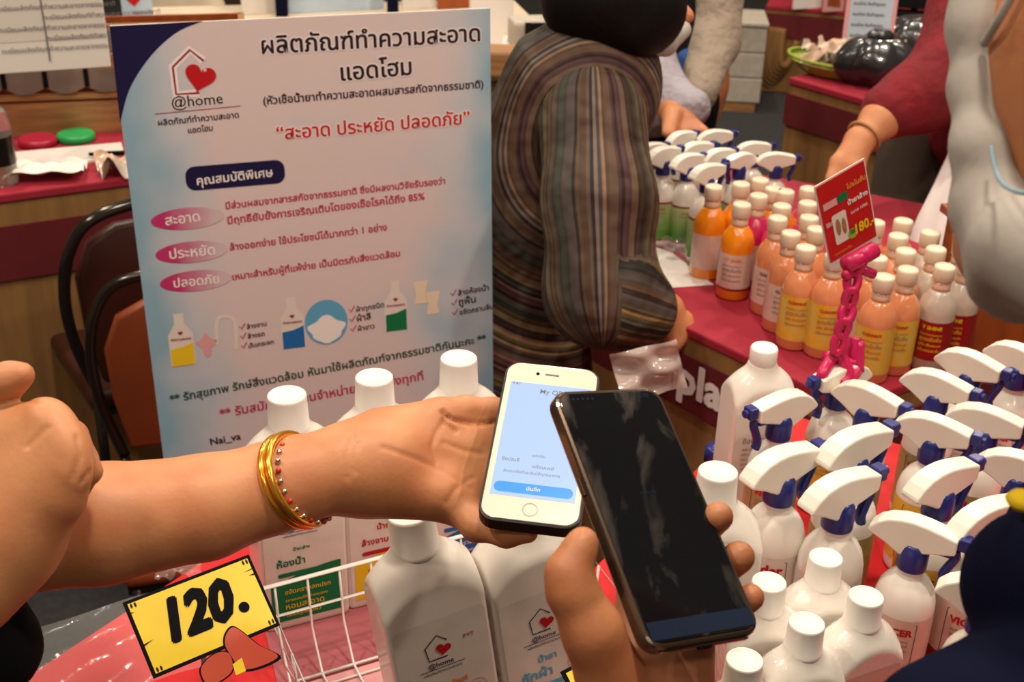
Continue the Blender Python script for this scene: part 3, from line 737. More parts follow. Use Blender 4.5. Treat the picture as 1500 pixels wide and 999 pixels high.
rr_ = [((950, 229), (996, 211), 'front left of the green-labelled group'), ((986, 240), (1030, 223), 'second in the front row of the green-labelled group'),
       ((1014, 254), (1062, 236), 'just behind the left orange bottle'), ((980, 209), (1018, 194), 'back row of the group, under the grey-lilac sleeve'),
       ((998, 220), (1045, 205), 'middle of the green-labelled group'), ((1032, 232), (1076, 216), 'right of the middle in the green-labelled group'),
       ((1024, 204), (1074, 194), 'topmost of the group, nozzle to the right'), ((1105, 232), (1064, 236), 'nozzle pointing left, behind the orange bottles'),
       ((1079, 222), (1130, 212), 'against the dark carpet, nozzle to the right'), ((1111, 236), (1166, 230), 'rightmost of the group, nozzle over the tan skirt'),
       ((937, 226), (972, 212), 'leftmost, half hidden by the striped sleeve')]
for i, (T_, N_, lb) in enumerate(rr_):
    spray('white spray bottle with green label, '+lb, T_, N_, 'green', s=.86, group='green-labelled spray bottles on the maroon table')

# round capped bottles on the maroon table
RB = lathe([(.023, 0), (.0270, .001), (.0290, .005), (.0290, .096), (.0280, .106), (.0240, .117), (.0175, .126), (.0145, .131)], 32, True, True)
RN = lathe([(.0145, .131), (.0140, .135), (.0138, .146)], 24)
RC = lathe([(.0150, .146), (.0158, .147), (.0158, .165), (.0150, .168), (.0128, .1692), (.003, .1692)], 28)
def round_bottle(label, x, y, kind, group=None):
    zt = .169; q = Pz(x, y, TZ+zt)
    t = thing('bottle', label, 'bottle', (q[0], q[1], TZ), 0, group)
    bm_, lm, ttl, ink = {'orange': ('orange', 'lwhite', 'CY GRESS', 'inkorange'), 'magenta': ('magenta', 'lwhite', 'CY GRESS', 'inkmag'), 'yellow': ('peach', 'lyellow', 'CLEANNY', 'inkred'),
                         'peach': ('peach', 'lwhite', 'CLEANNY', 'inkbrown'), 'red': ('frost', 'lred', 'Y SHINE', 'inkyellow'), 'greenish': ('frost', 'lgreen', 'CLEANNY', 'inkdgreen')}[kind]
    if ink == 'inkbrown': ink = 'ink'
    mk('bottle_body', RB, bm_, t); mk('neck', RN, 'clearneck', t); mk('cap', RC, 'cream', t)
    face = math.atan2(-q[1], -q[0])+random.uniform(-.25, .25); r = .0294
    dz = .008 if kind == 'yellow' else 0; mk('label', patch(r, 1.9, .022-dz/2, .086+dz, 26, face), lm, t)
    if y > 290:
        mk('title_lettering', on_cyl(tw(ttl, .030, 0, .074+dz, center=True, bold=.03), r+.0005, face), ink, t, smooth=False)
        mk('lettering', on_cyl(join2(*[tw(q_, .034, 0, .064+dz-.009*i, center=True) for i, q_ in enumerate(['น้ำยาทำความสะอาด', 'สูตรเข้มข้น', 'ถูพื้น เช็ดกระจก', 'กลิ่นหอมสดชื่น'])]), r+.0005, face), 'inkgrey' if kind != 'red' else 'inkyellow', t, smooth=False)
        if kind in ('orange', 'yellow'): mk('label_trim', patch(r+.0003, 1.9, .020, .024, 26, face), 'lred' if kind == 'orange' else 'lyellow', t)
    return t
RBL = [(1046, 272, 'orange', 'orange liquid bottle with pinkish label, left of the two front orange ones'), (1087, 298, 'orange', 'orange liquid bottle with pinkish label, standing nearest the bare cloth'),
       (1086, 268, 'orange', 'orange liquid bottle in the second row behind the two front orange ones'), (1114, 262, 'orange', 'orange liquid bottle farthest back, below a spray nozzle'),
       (1112, 285, 'magenta', 'magenta liquid bottle behind the right front orange one'), (1134, 275, 'orange', 'orange liquid bottle left of the pair against the tan skirt'),
       (1151, 279, 'orange', 'orange liquid bottle right of the pair against the tan skirt'), (1146, 300, 'magenta', 'magenta liquid bottle in the middle of the mixed rows'),
       (1140, 318, 'peach', 'reddish bottle with white label between orange and yellow-labelled ones'), (1159, 340, 'peach', 'peach bottle with white label left of the first big yellow label'),
       (1181, 361, 'yellow', 'peach bottle with yellow label, leftmost of the front yellow-labelled row'), (1185, 275, 'magenta', 'bottle with cream cap touching the back left of the red sign'),
       (1184, 296, 'magenta', 'magenta liquid bottle left of the red sign, third from the back'), (1186, 317, 'peach', 'peach bottle left of the red sign, below the magenta ones'),
       (1197, 334, 'peach', 'peach bottle whose cap touches the lower left of the red sign'), (1224, 372, 'yellow', 'peach bottle with yellow label directly behind the pink chain'),
       (1286, 376, 'peach', 'peach bottle right of the pink sign clip, second row'), (1296, 404, 'yellow', 'peach bottle with large yellow label, right of the pink chain'),
       (1331, 393, 'yellow', 'peach bottle with yellow label, second right of the pink chain'), (1328, 366, 'peach', 'peach bottle in front of the green-marked one, right of the sign'),
       (1317, 344, 'peach', 'peach bottle third from the back, right of the sign'), (1324, 322, 'peach', 'peach bottle farthest back right of the sign, beside the pale apron'),
       (1283, 324, 'peach', 'peach bottle peeking out at the right edge of the red sign'), (1364, 339, 'greenish', 'clear bottle with green label behind the red-labelled ones'),
       (1372, 363, 'red', 'clear bottle just behind the front red-labelled bottle'), (1385, 389, 'red', 'front clear bottle with dark red label, fullest in view of the red ones'),
       (1412, 353, 'red', 'clear bottle farthest back beside the face mask'), (1419, 379, 'red', 'clear bottle with red label against the orange-brown wooden panel')]
for x, y, k, lb in RBL: round_bottle(lb, x, y, k, group='round capped bottles on the maroon table')
# white folded sheet and film on the maroon table
c = Pz(985, 395, TZ+.002)
sheet = on_plane(flat([(a[0], a[1]) for a in [(-.085, -.030), (.10, -.075), (.145, -.015), (.0, .060), (-.10, .12)]]), (c[0], c[1], TZ+.0015), (1, 0, 0), (0, 1, 0))
sheet_pts = [Pz(x, y, TZ)[:2] for x, y in [(905, 405), (962, 424), (1045, 418), (985, 372), (930, 352)]]
top('paper_sheet', prism([tuple(p) for p in sheet_pts], TZ+.0006, TZ+.0018, 0, 'xy'), 'paper', 'white sheet lying on the maroon cloth left of the orange bottles', 'paper')
v, f = crumple(.17, .11, 26, 18, .008, 5); v = xf((v, f), rotz(-.5), Pz(968, 378, TZ+.004))
top('plastic_sheet', v, 'film', 'crinkled clear film over the white sheet beside the orange bottles', 'plastic', smooth=True)
v, f = crumple(.10, .06, 20, 14, .022, 9); top('plastic_sheet', xf((v, f), rotz(.4), Pz(1010, 368, TZ+.008)), 'film', 'small crumpled clear film at the foot of the left orange bottle', 'plastic', smooth=True)

# ------------------------------------------------------------------ poster
PW, PH = .56, .79; sc_ = PW/.6
TLp = P(160, 38, 1.84757585*sc_); TRp = P(718, 12, 2.02094578*sc_); PU = (TRp-TLp)/np.linalg.norm(TRp-TLp)
Lq = P(240, 675, 2.1342754*sc_); PV = (TLp-Lq); PV -= PU*(PV@PU); PV /= np.linalg.norm(PV); PN = np.cross(PU, PV)
PO = TLp-PV*PH          # lower left corner
poster = thing('poster_board', 'pale blue product poster board with dark navy corner, heart-and-house logo and coloured bottles printed', 'poster', PO)
Mm = Matrix((PU.tolist(), PV.tolist(), PN.tolist())).transposed().to_4x4(); poster.matrix_world = Matrix.Translation(Vector(PO.tolist())) @ Mm
mk('foam_board', box(PW, PH, .006, (PW/2, PH/2, -.0065), .0008), 'boardedge', poster, smooth=False)
sheet_v = (np.array([(0, 0, 0), (PW, 0, 0), (PW, PH, 0), (0, PH, 0)]), [(0, 1, 2, 3)])
mk('printed_sheet', sheet_v, poster_mat(PW, PH), poster, smooth=False)
def uv(x, y):
    q = ray(x, y); t = ((PO-cC)@PN)/(q@PN); p = cC+q*t-PO; return np.array([p@PU, p@PV])
def pp(v2, off):
    v = np.asarray(v2[0]); z = v[:, 2:3] if v.shape[1] == 3 else 0
    return np.hstack([v[:, :2], np.full((len(v), 1), off)+z]), v2[1]
def ptext(s, a, b, mt, name='lettering', bold=.0, off=.0006, halo=None, shear=0, hs=1.0):
    A = uv(*a); B = uv(*b); d = B-A; L = np.linalg.norm(d); an = math.atan2(d[1], d[0]); R = np.array([[math.cos(an), -math.sin(an)], [math.sin(an), math.cos(an)]])
    v, f = text(s, bold, shear); z_ = v[:, 2:3]; v = v[:, :2]*L; v[:, 1] *= hs; v = np.hstack([v@R.T+A, z_])
    if halo:
        v2, f2 = text(s, bold+.045, shear); z2 = v2[:, 2:3]; v2 = v2[:, :2]*L; v2[:, 1] *= hs; v2 = np.hstack([v2@R.T+A, z2]); mk('lettering_halo', pp((v2, f2), off-.0002), halo, poster, smooth=False)
    return mk(name, pp((v, f), off), mt, poster, smooth=False)
def parts_px(pts): return [tuple(uv(*p)) for p in pts]
# navy corner with concave arc
arc = spline([uv(297, 31), uv(258, 48), uv(220, 83), uv(190, 130), uv(176, 180)], 8)
mk('navy_corner', pp(flat([tuple(uv(160, 38)+[.0004, -.0004])]+[tuple(p) for p in arc][::1]), .0003), 'inkblue', poster, smooth=False, label='dark navy corner with a curved edge')
ptext('ผลิตภัณฑ์ทำความสะอาด', (384, 79), (703, 60), 'ink', 'title_lettering', .018, halo='inkwhite')
ptext('แอดโฮม', (500, 118), (603, 109), 'ink', 'title_lettering', .018, halo='inkwhite')
ptext('(หัวเชื้อน้ำยาทำความสะอาดผสมสารสกัดจากธรรมชาติ)', (386, 153), (708, 128), 'ink', 'subtitle_lettering', .014)
ptext('“สะอาด ประหยัด ปลอดภัย”', (406, 205), (688, 181), 'inkred', 'slogan_lettering', .018, halo='inkwhite')
# logo
hl = parts_px([(292, 136), (258, 138), (253, 98), (278, 73), (298, 89)])
mk('logo_backing', pp(lines2(hl, .012), .0003), 'inkwhite', poster, smooth=False)
mk('logo_house', pp(lines2(hl, .0032), .0006), 'inkmaroon', poster, smooth=False)
hc = uv(293, 113); mk('logo_heart', pp(flat(heart(.047, hc[0], hc[1], -.3)), .0009), 'inkred', poster, smooth=False)
mk('logo_glint', pp(flat([(hc[0]+.008+.004*math.cos(a)*(1 if k % 2 else .25), hc[1]+.010+.004*math.sin(a)*(1 if k % 2 else .25)) for k, a in enumerate([i*PI/4 for i in range(8)])]), .0012), 'inkwhite', poster, smooth=False)
ptext('@home', (252, 158), (327, 151), 'ink', 'logo_lettering', .01, halo='inkwhite')
mk('logo_rule', pp(lines2([uv(227, 167), uv(352, 155)], .0010), .0005), 'inkmaroon', poster, smooth=False)
ptext('ผลิตภัณฑ์ทำความสะอาด', (232, 184), (350, 172), 'ink', 'logo_lettering', .01)
ptext('แอดโฮม', (276, 195), (312, 191), 'ink', 'logo_lettering', .01)
# pill heading
pc = (uv(272, 263)+uv(417, 250))/2; pw_ = np.linalg.norm(uv(417, 250)-uv(272, 263)); ph_ = abs(uv(344, 241)[1]-uv(344, 279)[1])
mk('heading_badge', pp(flat(rrect(pw_, ph_*.92, .014, 6, pc[0], pc[1])), .0005), 'inkblue', poster, smooth=False)
ptext('คุณสมบัติพิเศษ', (289, 271), (400, 258), 'inkwhite', 'heading_lettering', .012, off=.0009)
for cx, cy, s in [(275, 320, 'สะอาด'), (281, 369, 'ประหยัด'), (287, 411, 'ปลอดภัย')]:
    q = uv(cx, cy); b_ = flat(ellipse(.108, .034, 36))
    o = mk('badge', pp(b_, 0), 'ellpink', poster, smooth=False); o.location = (q[0], q[1], .0006)
    ptext(s, (cx-32, cy+10), (cx+(18 if len(s) < 6 else 34), cy+3), 'inkwhite', 'badge_lettering', .012, off=.001)
ptext('มีส่วนผสมจากสารสกัดจากธรรมชาติ ซึ่งมีผลงานวิจัยรับรองว่า', (331, 306), (652, 269), 'inkmag', bold=.016)
ptext('มีฤทธิ์ยับยั้งการเจริญเติบโตของเชื้อโรคได้ถึง 85%', (334, 328), (622, 292), 'inkmag', bold=.016)
ptext('ล้างออกง่าย ใช้ประโยชน์ได้มากกว่า 1 อย่าง', (337, 367), (567, 337), 'inkmag', bold=.016)
ptext('เหมาะสำหรับผู้ที่แพ้ง่าย เป็นมิตรกับสิ่งแวดล้อม', (341, 410), (586, 375), 'inkmag', bold=.016)
for ls, x, y in [(['ล้างจาน', 'ล้างรถ', 'เช็ดกระจก'], 362, 482), (['ผ้าทุกชนิด', 'ผ้าสี', 'ผ้าขาว'], 522, 457), (['ล้างห้องน้ำ', 'ถูพื้น', 'ขจัดคราบลื่น'], 671, 433)]:
    for i, s in enumerate(ls):
        xx, yy = x+1.2*i, y+14*i; L = 4.3*len(s)*.95
        ptext(s, (xx, yy), (xx+L, yy-L*.19), 'ink', bold=.012)
        a, b, c2 = uv(xx-11, yy-4), uv(xx-8, yy), uv(xx-3, yy-9); mk('tick_mark', pp(lines2([a, b, c2], .0018), .0006), 'inkmag', poster, smooth=False)
ptext('** รักสุขภาพ รักษ์สิ่งแวดล้อม หันมาใช้ผลิตภัณฑ์จากธรรมชาติกันนะคะ **', (250, 590), (712, 500), 'inkgreen', bold=.016)
ptext('** รับสมัครตัวแทนจำหน่าย ** จัดส่งทุกที่', (323, 612), (620, 556), 'inkmag', bold=.012)
ptext('Nai_va', (309, 652), (353, 643), 'ink', bold=.016)
# printed product pictures
def printed_bottle(cx, cy, colr):
    q = uv(cx, cy); w = .038; h_ = .070
    mk('bottle_picture', pp(flat([(q[0]-w/2, q[1]-h_/2), (q[0]+w/2, q[1]-h_/2), (q[0]+w/2, q[1]+h_*.25), (q[0]+w*.2, q[1]+h_*.5), (q[0]+w*.2, q[1]+h_*.75), (q[0]-w*.2, q[1]+h_*.75), (q[0]-w*.2, q[1]+h_*.5), (q[0]-w/2, q[1]+h_*.25)]), .0004), 'boardedge', poster, smooth=False, label='printed white bottle picture')
    mk('bottle_picture_label', pp(flat([(q[0]-w*.46, q[1]-h_/2), (q[0]+w*.46, q[1]-h_/2), (q[0]+w*.46, q[1]+.002), (q[0], q[1]-.004), (q[0]-w*.46, q[1]-.006)]), .0007), colr, poster, smooth=False)
    mk('bottle_picture_lettering', pp(join2(flat(heart(.008, q[0], q[1]+.020)), tw('ทำความสะอาด', w*.8, q[0], q[1]+.008, center=True, bold=.02)), .0009), 'inkmaroon', poster, smooth=False)
printed_bottle(266, 505, 'inkyellow'); printed_bottle(429, 480, 'inkblue2'); printed_bottle(580, 455, 'inkdgreen')
q = uv(478, 472); mk('round_picture', pp(flat(ellipse(.070, .078, 36, q[0], q[1])), .0004), 'inksky', poster, smooth=False, label='blue disc behind white laundry')
mk('laundry_picture', pp(flat([(q[0]+(.029+.004*math.sin(5*a))*math.cos(a), q[1]-.012+(.022+.003*math.cos(4*a))*math.sin(a)) for a in [i*2*PI/40 for i in range(40)]]), .0007), 'inkwhite', poster, smooth=False)
q = uv(303, 505); mk('hands_picture', pp(flat([(q[0]+(.013+.006*math.sin(3*a))*math.cos(a), q[1]+(.016+.005*math.cos(4*a))*math.sin(a)) for a in [i*2*PI/40 for i in range(40)]]), .0004), 'inkpink', poster, smooth=False, label='pink washing-hands picture')
mk('tap_picture', pp(lines2(spline([uv(318, 505), uv(318, 470), uv(332, 463), uv(344, 472), uv(346, 512)], 6), .006), .0004), 'boardedge', poster, smooth=False)
for cx, cy in ((616, 430), (634, 445)):
    q = uv(cx, cy); mk('toilet_picture', pp(flat([(q[0]-.011, q[1]-.018), (q[0]+.011, q[1]-.018), (q[0]+.008, q[1]), (q[0]+.013, q[1]+.022), (q[0]-.012, q[1]+.022), (q[0]-.008, q[1])]), .0004), 'cream', poster, smooth=False)
#PART3
# ------------------------------------------------------------------ chairs
def chair(label, x, y, rz, vin='vinyl', fr='metal', s=.92):
    """banquet chair; local: back at y=0, seat toward -y"""
    t = thing('banquet_chair', label, 'chair', (x, y, 0), rz, 'banquet chairs behind the poster'); t.scale = (s,)*3
    w = .215
    arcp = spline([(-w+.03, 0, .47), (-w-.004, .01, .60), (-w-.012, .025, .72), (-w+.012, .035, .82), (-w+.07, .04, .878), (0, .04, .895), (w-.07, .04, .878), (w-.012, .035, .82), (w+.012, .025, .72), (w+.004, .01, .60), (w-.03, 0, .47)], 6)
    mk('back_frame', tube(arcp, .0125, 12), 'metal' if fr == 'metal' else fr, t)
    out = [(-w+.045, .49), (-w+.022, .62), (-w+.018, .74), (-w+.05, .815), (-w+.11, .845), (w-.11, .845), (w-.05, .815), (w-.018, .74), (w-.022, .62), (w-.045, .49)]
    mk('backrest', prism(out, -.012, .022, .010), vin, t, smooth=True)
    mk('seat', box(.40, .40, .045, (0, -.215, .405), .018, 3), vin, t)
    mk('seat_rim', box(.385, .385, .016, (0, -.215, .390)), 'metal', t, smooth=False)
    for sx in (-1, 1):
        mk('leg', tube([(sx*.185, -.01, .47), (sx*.19, .0, .30), (sx*.195, .03, .001)], .0115, 10), 'metal', t)
        mk('leg', tube([(sx*.175, -.40, .40), (sx*.185, -.42, .001)], .0115, 10), 'metal', t)
    mk('stretcher', cyl((-.19, 0, .25), (.19, 0, .25), .008), 'metal', t)
    return t
chair('chair with chrome frame and brown vinyl back right behind the left side of the poster', -.575, 2.00, math.radians(17), 'vinyl', s=.835)
chair('chair with black frame and very dark back, rear one beside the left counter', -.68, 2.22, math.radians(213), 'vinyld')

# ------------------------------------------------------------------ left counter items
def onL(x, y, dz=0): return Pz(x, y, .75+dz)
q = onL(56, 212); top('jar_lid', xf(lathe([(.040, 0), (.043, .002), (.043, .014), (.038, .018), (.034, .018)], 28), t=q), 'redlid', 'crimson round lid lying on the left counter', 'lid', smooth=True)
q = onL(112, 205); top('jar_lid', xf(lathe([(.040, 0), (.043, .002), (.043, .014), (.038, .018), (.034, .018)], 28), t=q), 'greenlid', 'green round lid lying on the left counter', 'lid', smooth=True)
q = onL(4, 268); t = thing('water_bottle', 'clear bottle with dark label at the left edge of the counter', 'bottle', q)
mk('bottle_body', lathe([(.030, 0), (.034, .004), (.034, .13), (.028, .155), (.013, .175), (.013, .19)], 24), 'glass', t)
mk('label', lathe([(.0347, .045), (.0347, .105)], 24, False, False), 'metal', t); mk('cap', lathe([(.0155, .188), (.0155, .205)], 20), 'cap', t)
top('papers', prism([tuple(onL(x, y)[:2]) for x, y in [(22, 226), (178, 212), (182, 226), (80, 252), (30, 250)]], .7505, .756, 0, 'xy'), 'paper', 'white papers spread on the left counter', 'paper')
v, f = crumple(.16, .10, 20, 12, .03, 3); top('tissue', xf((v, f), rotz(.2), onL(68, 255, .006)), 'paper', 'crumpled white tissue at the front edge of the left counter', 'tissue', smooth=True)
q0, q1 = onL(130, 226, .014), onL(182, 224, .014); top('pen', tube([q0, (q0+q1)/2, q1], [.004, .006, .006], 8), 'black', 'black pen lying on the white papers', 'pen', smooth=True)
v, f = crumple(.10, .09, 16, 16, .045, 12); top('snack_bag', xf((v, f), rotz(.5), onL(180, 250, .004)), 'snack', 'small orange snack bag at the counter edge beside the poster', 'bag', smooth=True)
# wooden display rack with grey swags
r0 = onL(-6, 200); r1 = onL(178, 192); ru = (r1-r0)/np.linalg.norm(r1-r0); rl = np.linalg.norm(r1-r0)+.35
rack = thing('display_rack', 'low wooden rack with grey scalloped cloth strips on the left counter', 'rack', r0+ru*rl/2*.8-np.array([0, -.05, 0]), math.atan2(ru[1], ru[0]))
mk('rack_side', box(.015, .10, .25, (-rl/2, 0, .0)), 'wood', rack, smooth=False); mk('rack_side', box(.015, .10, .25, (rl/2, 0, .0)), 'wood', rack, smooth=False)
for z0, h0 in ((0, .075), (.082, .012), (.150, .034), (.236, .016)):
    mk('plank', box(rl, .014, h0, (0, -.045 if z0 < .2 else -.05, z0)), 'wood', rack, smooth=False)
mk('back_panel', box(rl, .01, .25, (0, .04, 0)), 'orangewood', rack, smooth=False)
nb = 7
for row, z0 in ((0, .196), (1, .106)):
    for k in range(nb):
        xa = -rl/2+rl*(k+.0)/nb; xb = -rl/2+rl*(k+.94)/nb; pts = [(xa, z0+.045)]+[(xa+(xb-xa)*i/8, z0+.006-.014*math.sin(PI*i/8)) for i in range(9)]+[(xb, z0+.045)]
        mk('cloth_swag', prism(pts, -.060, -.054), 'swag', rack, smooth=False)
        mk('clip', box(.010, .008, .040, (xb+.006, -.060, z0+.008)), 'black', rack, smooth=False)
# framed certificate board standing on the rack
def board(name, label, cat, pa, pb, zb, h, mt, thick=.012, lean=.06, extra=None, ztab=.75):
    """upright panel whose lower edge runs from pixel pa to pb at height zb"""
    a = Pz(*pa, zb); b = Pz(*pb, zb); u = (b-a)/np.linalg.norm(b-a); L = np.linalg.norm(b-a); n = np.array([u[1], -u[0], 0])
    t = thing(name, label, cat, a)
    up = np.array([-n[0]*lean, -n[1]*lean, 1.]); up /= np.linalg.norm(up)
    R = np.stack([u, -n, up], 1)
    mk('panel', xf(box(L, thick, h, (L/2, thick/2, 0), .002), R), mt, t, smooth=False)
    return t, u, up, n, L
zb = .75+.252
bt, u, up, n, L = board('certificate_board', 'white framed notice board with turquoise heading at the top left', 'board', (-60, 113), (163, 98), zb, .42, 'paper')
def bp(t, v2, u, up, n, off, mt, name='print', lab=None): return mk(name, on_plane(v2, n*off, u, up), mt, t, smooth=False, label=lab)
sx_ = L/223.
bp(bt, flat([(L*.26, .060), (L*.985, .060), (L*.985, .40), (L*.26, .40)]), u, up, n, .001, 'boardedge', 'page')
M['teal'] = mat('turquoise_print', (.28, .58, .52), .6)
bp(bt, flat([(L*.285, .172), (L*.89, .172), (L*.89, .203), (L*.285, .203)]), u, up, n, .002, 'teal', 'heading_strip')
bp(bt, join2(tw('ใบรับรองผลิตภัณฑ์ชุมชน', .20, L*.45, .190), tw('มาตรฐานการผลิตและความปลอดภัย', .28, L*.36, .178)), u, up, n, .003, 'inkdgreen', 'lettering')
bp(bt, join2(*[tw('ทะเบียนผลิตภัณฑ์ทำความสะอาดจากธรรมชาติ', .22, L*(.30+.30*(i % 2)), .160-.020*i) for i in range(7)]), u, up, n, .003, 'inkgrey', 'lettering')
bp(bt, lines2([(L*.585, .37), (L*.60, .02)], .003), u, up, n, .003, 'inkgrey', 'page_divider')
for xx in (.30, .86): bp(bt, flat(ellipse(.018, .020, 16, L*xx, .187)), u, up, n, .0035, 'inkmag', 'seal')
# back display table behind the poster with boards
bb = counter('cloth_counter', 'back counter whose upright panels show above the poster', Pz(165, 128, .75), Pz(735, 108, .75), 1.0, ext0=-.05, ext1=.25, topm='cream')
def up_board(label, x0, x1, ybase, h, mt, zb=.75, cat='board', name='notice_board'):
    return board(name, label, cat, (x0, ybase), (x1, ybase-.05*(x1-x0)), zb, h, mt)
t, u, up, n, L = up_board('small pale blue sign with a red heart above the navy poster corner', 181, 226, 36, .30, 'lblue', name='small_sign', cat='sign')
bp(t, flat(heart(.045, L*.42, .075)), u, up, n, .002, 'inkred', 'heart_mark'); bp(t, join2(tw('สะอาด', .06, L*.3, .105), tw('ปลอดภัย', .06, L*.35, .03)), u, up, n, .002, 'inkgrey', 'lettering')
up_board('cream panel above the poster title', 355, 412, 22, .4, 'boardedge'); up_board('pale blue panel above the poster title', 424, 563, 20, .4, 'lblue')
up_board('white panel right of the navy post above the poster', 590, 640, 14, .4, 'paper')
t, u, up, n, L = up_board('bright white sheet standing right of the poster top corner', 690, 752, 70, .40, 'paper')
up_board('wooden box panel between the white panels above the poster', 642, 688, 14, .3, 'orangewood', name='wooden_box', cat='box')
for x, lb in ((416, 'thin dark post between the cream and blue panels'), (577, 'navy post between the blue and white panels')):
    q = Pz(x, 20, .75); top('post', box(.035, .035, .5, tuple(q-[0, 0.03, 0])), 'navy', lb, 'post')
# small machine and wooden item right of the poster
q = Pz(782, 62, .805); t = thing('card_machine', 'small grey machine with screen between the poster and the striped shoulder', 'machine', q, .2)
mk('machine_body', box(.14, .10, .12, (0, 0, -.05), .01), 'foam', t, smooth=False); mk('screen', box(.10, .01, .075, (.012, -.052, -.005), .002), 'darkscreen', t, smooth=False); mk('button', box(.02, .006, .02, (-.055, -.052, -.035)), 'black', t, smooth=False)
q = Pz(742, 104, .76); top('wooden_box', box(.13, .10, .075, tuple(q-[0, 0, .0095]), .01), 'wood', 'small orange wooden box at the right edge of the poster', 'box')
q = Pz(772, 88, .755); top('white_box', box(.17, .12, .05, tuple(q+[.01, .05, -.005]), .01), 'paper', 'white box under the small grey machine', 'box')

# ------------------------------------------------------------------ right background
q = Pz(1078, 166, .0); qa = Pz(1043, 162, .03); qb = Pz(1112, 162, .03); wF = np.linalg.norm(qb-qa)
t = thing('foam_crate_stack', 'white foam crates stacked on a wooden pallet in the dark aisle', 'crate', (q[0], q[1]+.16, 0), -.10)
mk('pallet', box(wF*1.0, .26, .045, (-.01, 0, 0)), 'wood', t, smooth=False)
for k in range(3):
    z0 = .047+k*.118; mk('crate_tier', box(wF*1.08, .28, .115, (0, 0, z0), .006), 'foam', t, smooth=False)
mk('crate_lid', box(wF*1.12, .30, .02, (0, 0, .402), .006), 'foam', t, smooth=False)
_, a2, u2, n2, L2 = rc_
def onR(du, dn, dz=0): return a2+u2*du+n2*dn+np.array([0, 0, .75+dz])
def bowl_tray(label, pos, mt, s=1.0, rz=0):
    t = thing('snack_tray', label, 'tray', pos, rz)
    v, f = lathe([(.075*s, 0), (.095*s, .012), (.12*s, .045*s), (.127*s, .048*s), (.123*s, .042*s), (.092*s, .016), (.02, .012)], 28); v = v*np.array([1.35, .85, 1])
    mk('tray_body', (v, f), mt, t); v, f = lathe([(.122*s, .040), (.13*s, .042), (.13*s, .052), (.122*s, .050)], 28, False, False); mk('tray_rim', (v*np.array([1.35, .85, 1]), f), 'limeb', t); return t
q = Pz(1218, 112, .75); bowl_tray('lime green tray heaped with snack packets on the right counter', (q[0], q[1]+.02, .75), 'limeb', .8, u2[1])
rs = random.Random(4)
for k, (x, y, lb) in enumerate([(1195, 88, 'leftmost silvery snack packet in the lime tray'), (1218, 86, 'middle snack packet in the lime tray'), (1244, 90, 'right snack packet in the lime tray'), (1262, 66, 'snack packet behind the tray, propped on the pink notice'), (1290, 60, 'glossy snack packet in front of the pink notice'), (1312, 72, 'brownish snack packet above the black bag'), (1336, 64, 'snack packet right of the black bag')]):
    v, f = crumple(.09, .07, 12, 12, .04, 20+k); v2 = v.copy(); v2[:, 2] = -v[:, 2]*.3-.012; q = Pz(x, y, .79 if y > 70 else .80)
    e = [(a+169, d_+169, c_+169, b_+169) for a, b_, c_, d_ in f]
    top('snack_packet', xf((np.vstack([v, v2]), f+e), rotz(rs.random()*2) @ rotx(.5), q+[0, 0, .01]), 'snack', lb, 'packet', 'snack packets on the right counter', smooth=True)
t, u, up, n, L = board('notice', 'pink bordered notice with grey text on the right counter', 'notice', (1232, 70), (1306, 74), .80, .165, 'inkpink', thick=.006, lean=.15)
bp(t, flat([(.012, .012), (L-.012, .012), (L-.012, .153), (.012, .153)]), u, up, n, .001, 'lblue', 'page')
bp(t, join2(*[tw('ขนมไทย สินค้าชุมชน', L*.62, L*.14, .125-.030*i, bold=.03) for i in range(4)]), u, up, n, .002, 'inkgrey', 'lettering')
q = Pz(1285, 130, .75)
def bagshape(seed, w, h, lobes):
    rs = np.random.RandomState(seed); nseg, nr = 36, 14; v = []; f = []
    ph = rs.rand(5)*6
    for j in range(nr+1):
        t_ = j/nr; rr = w/2*(math.sin(PI*min(t_*.78+.12, 1))**.6)
        for i in range(nseg):
            a = 2*PI*i/nseg; k = 1+.10*math.sin(5*a+ph[0]+2*t_)+.07*math.sin(9*a+ph[1]-3*t_)+.05*math.sin(14*a+ph[2])
            v.append((rr*k*math.cos(a), rr*k*.75*math.sin(a), h*t_))
    for j in range(nr):
        for i in range(nseg): k = (i+1) % nseg; f.append((j*nseg+i, j*nseg+k, (j+1)*nseg+k, (j+1)*nseg+i))
    f.append(tuple(range(nseg-1, -1, -1))); f.append(tuple(nr*nseg+i for i in range(nseg))); return np.array(v), f
t = thing('plastic_bag', 'black knotted plastic bag on the counter beside the lime tray', 'bag', (q[0], q[1]+.05, .75))
mk('bag_body', bagshape(3, .22, .13, 5), 'bagblack', t)
mk('bag_knot', xf(bagshape(5, .07, .035, 3), None, (0, 0, .118)), 'bagblack', t)
q = Pz(1345, 95, .75); t = thing('plastic_bag', 'second dark plastic bag half behind the red sleeve', 'bag', (q[0], q[1]+.05, .75)); mk('bag_body', bagshape(8, .20, .13, 4), 'bagblack', t)
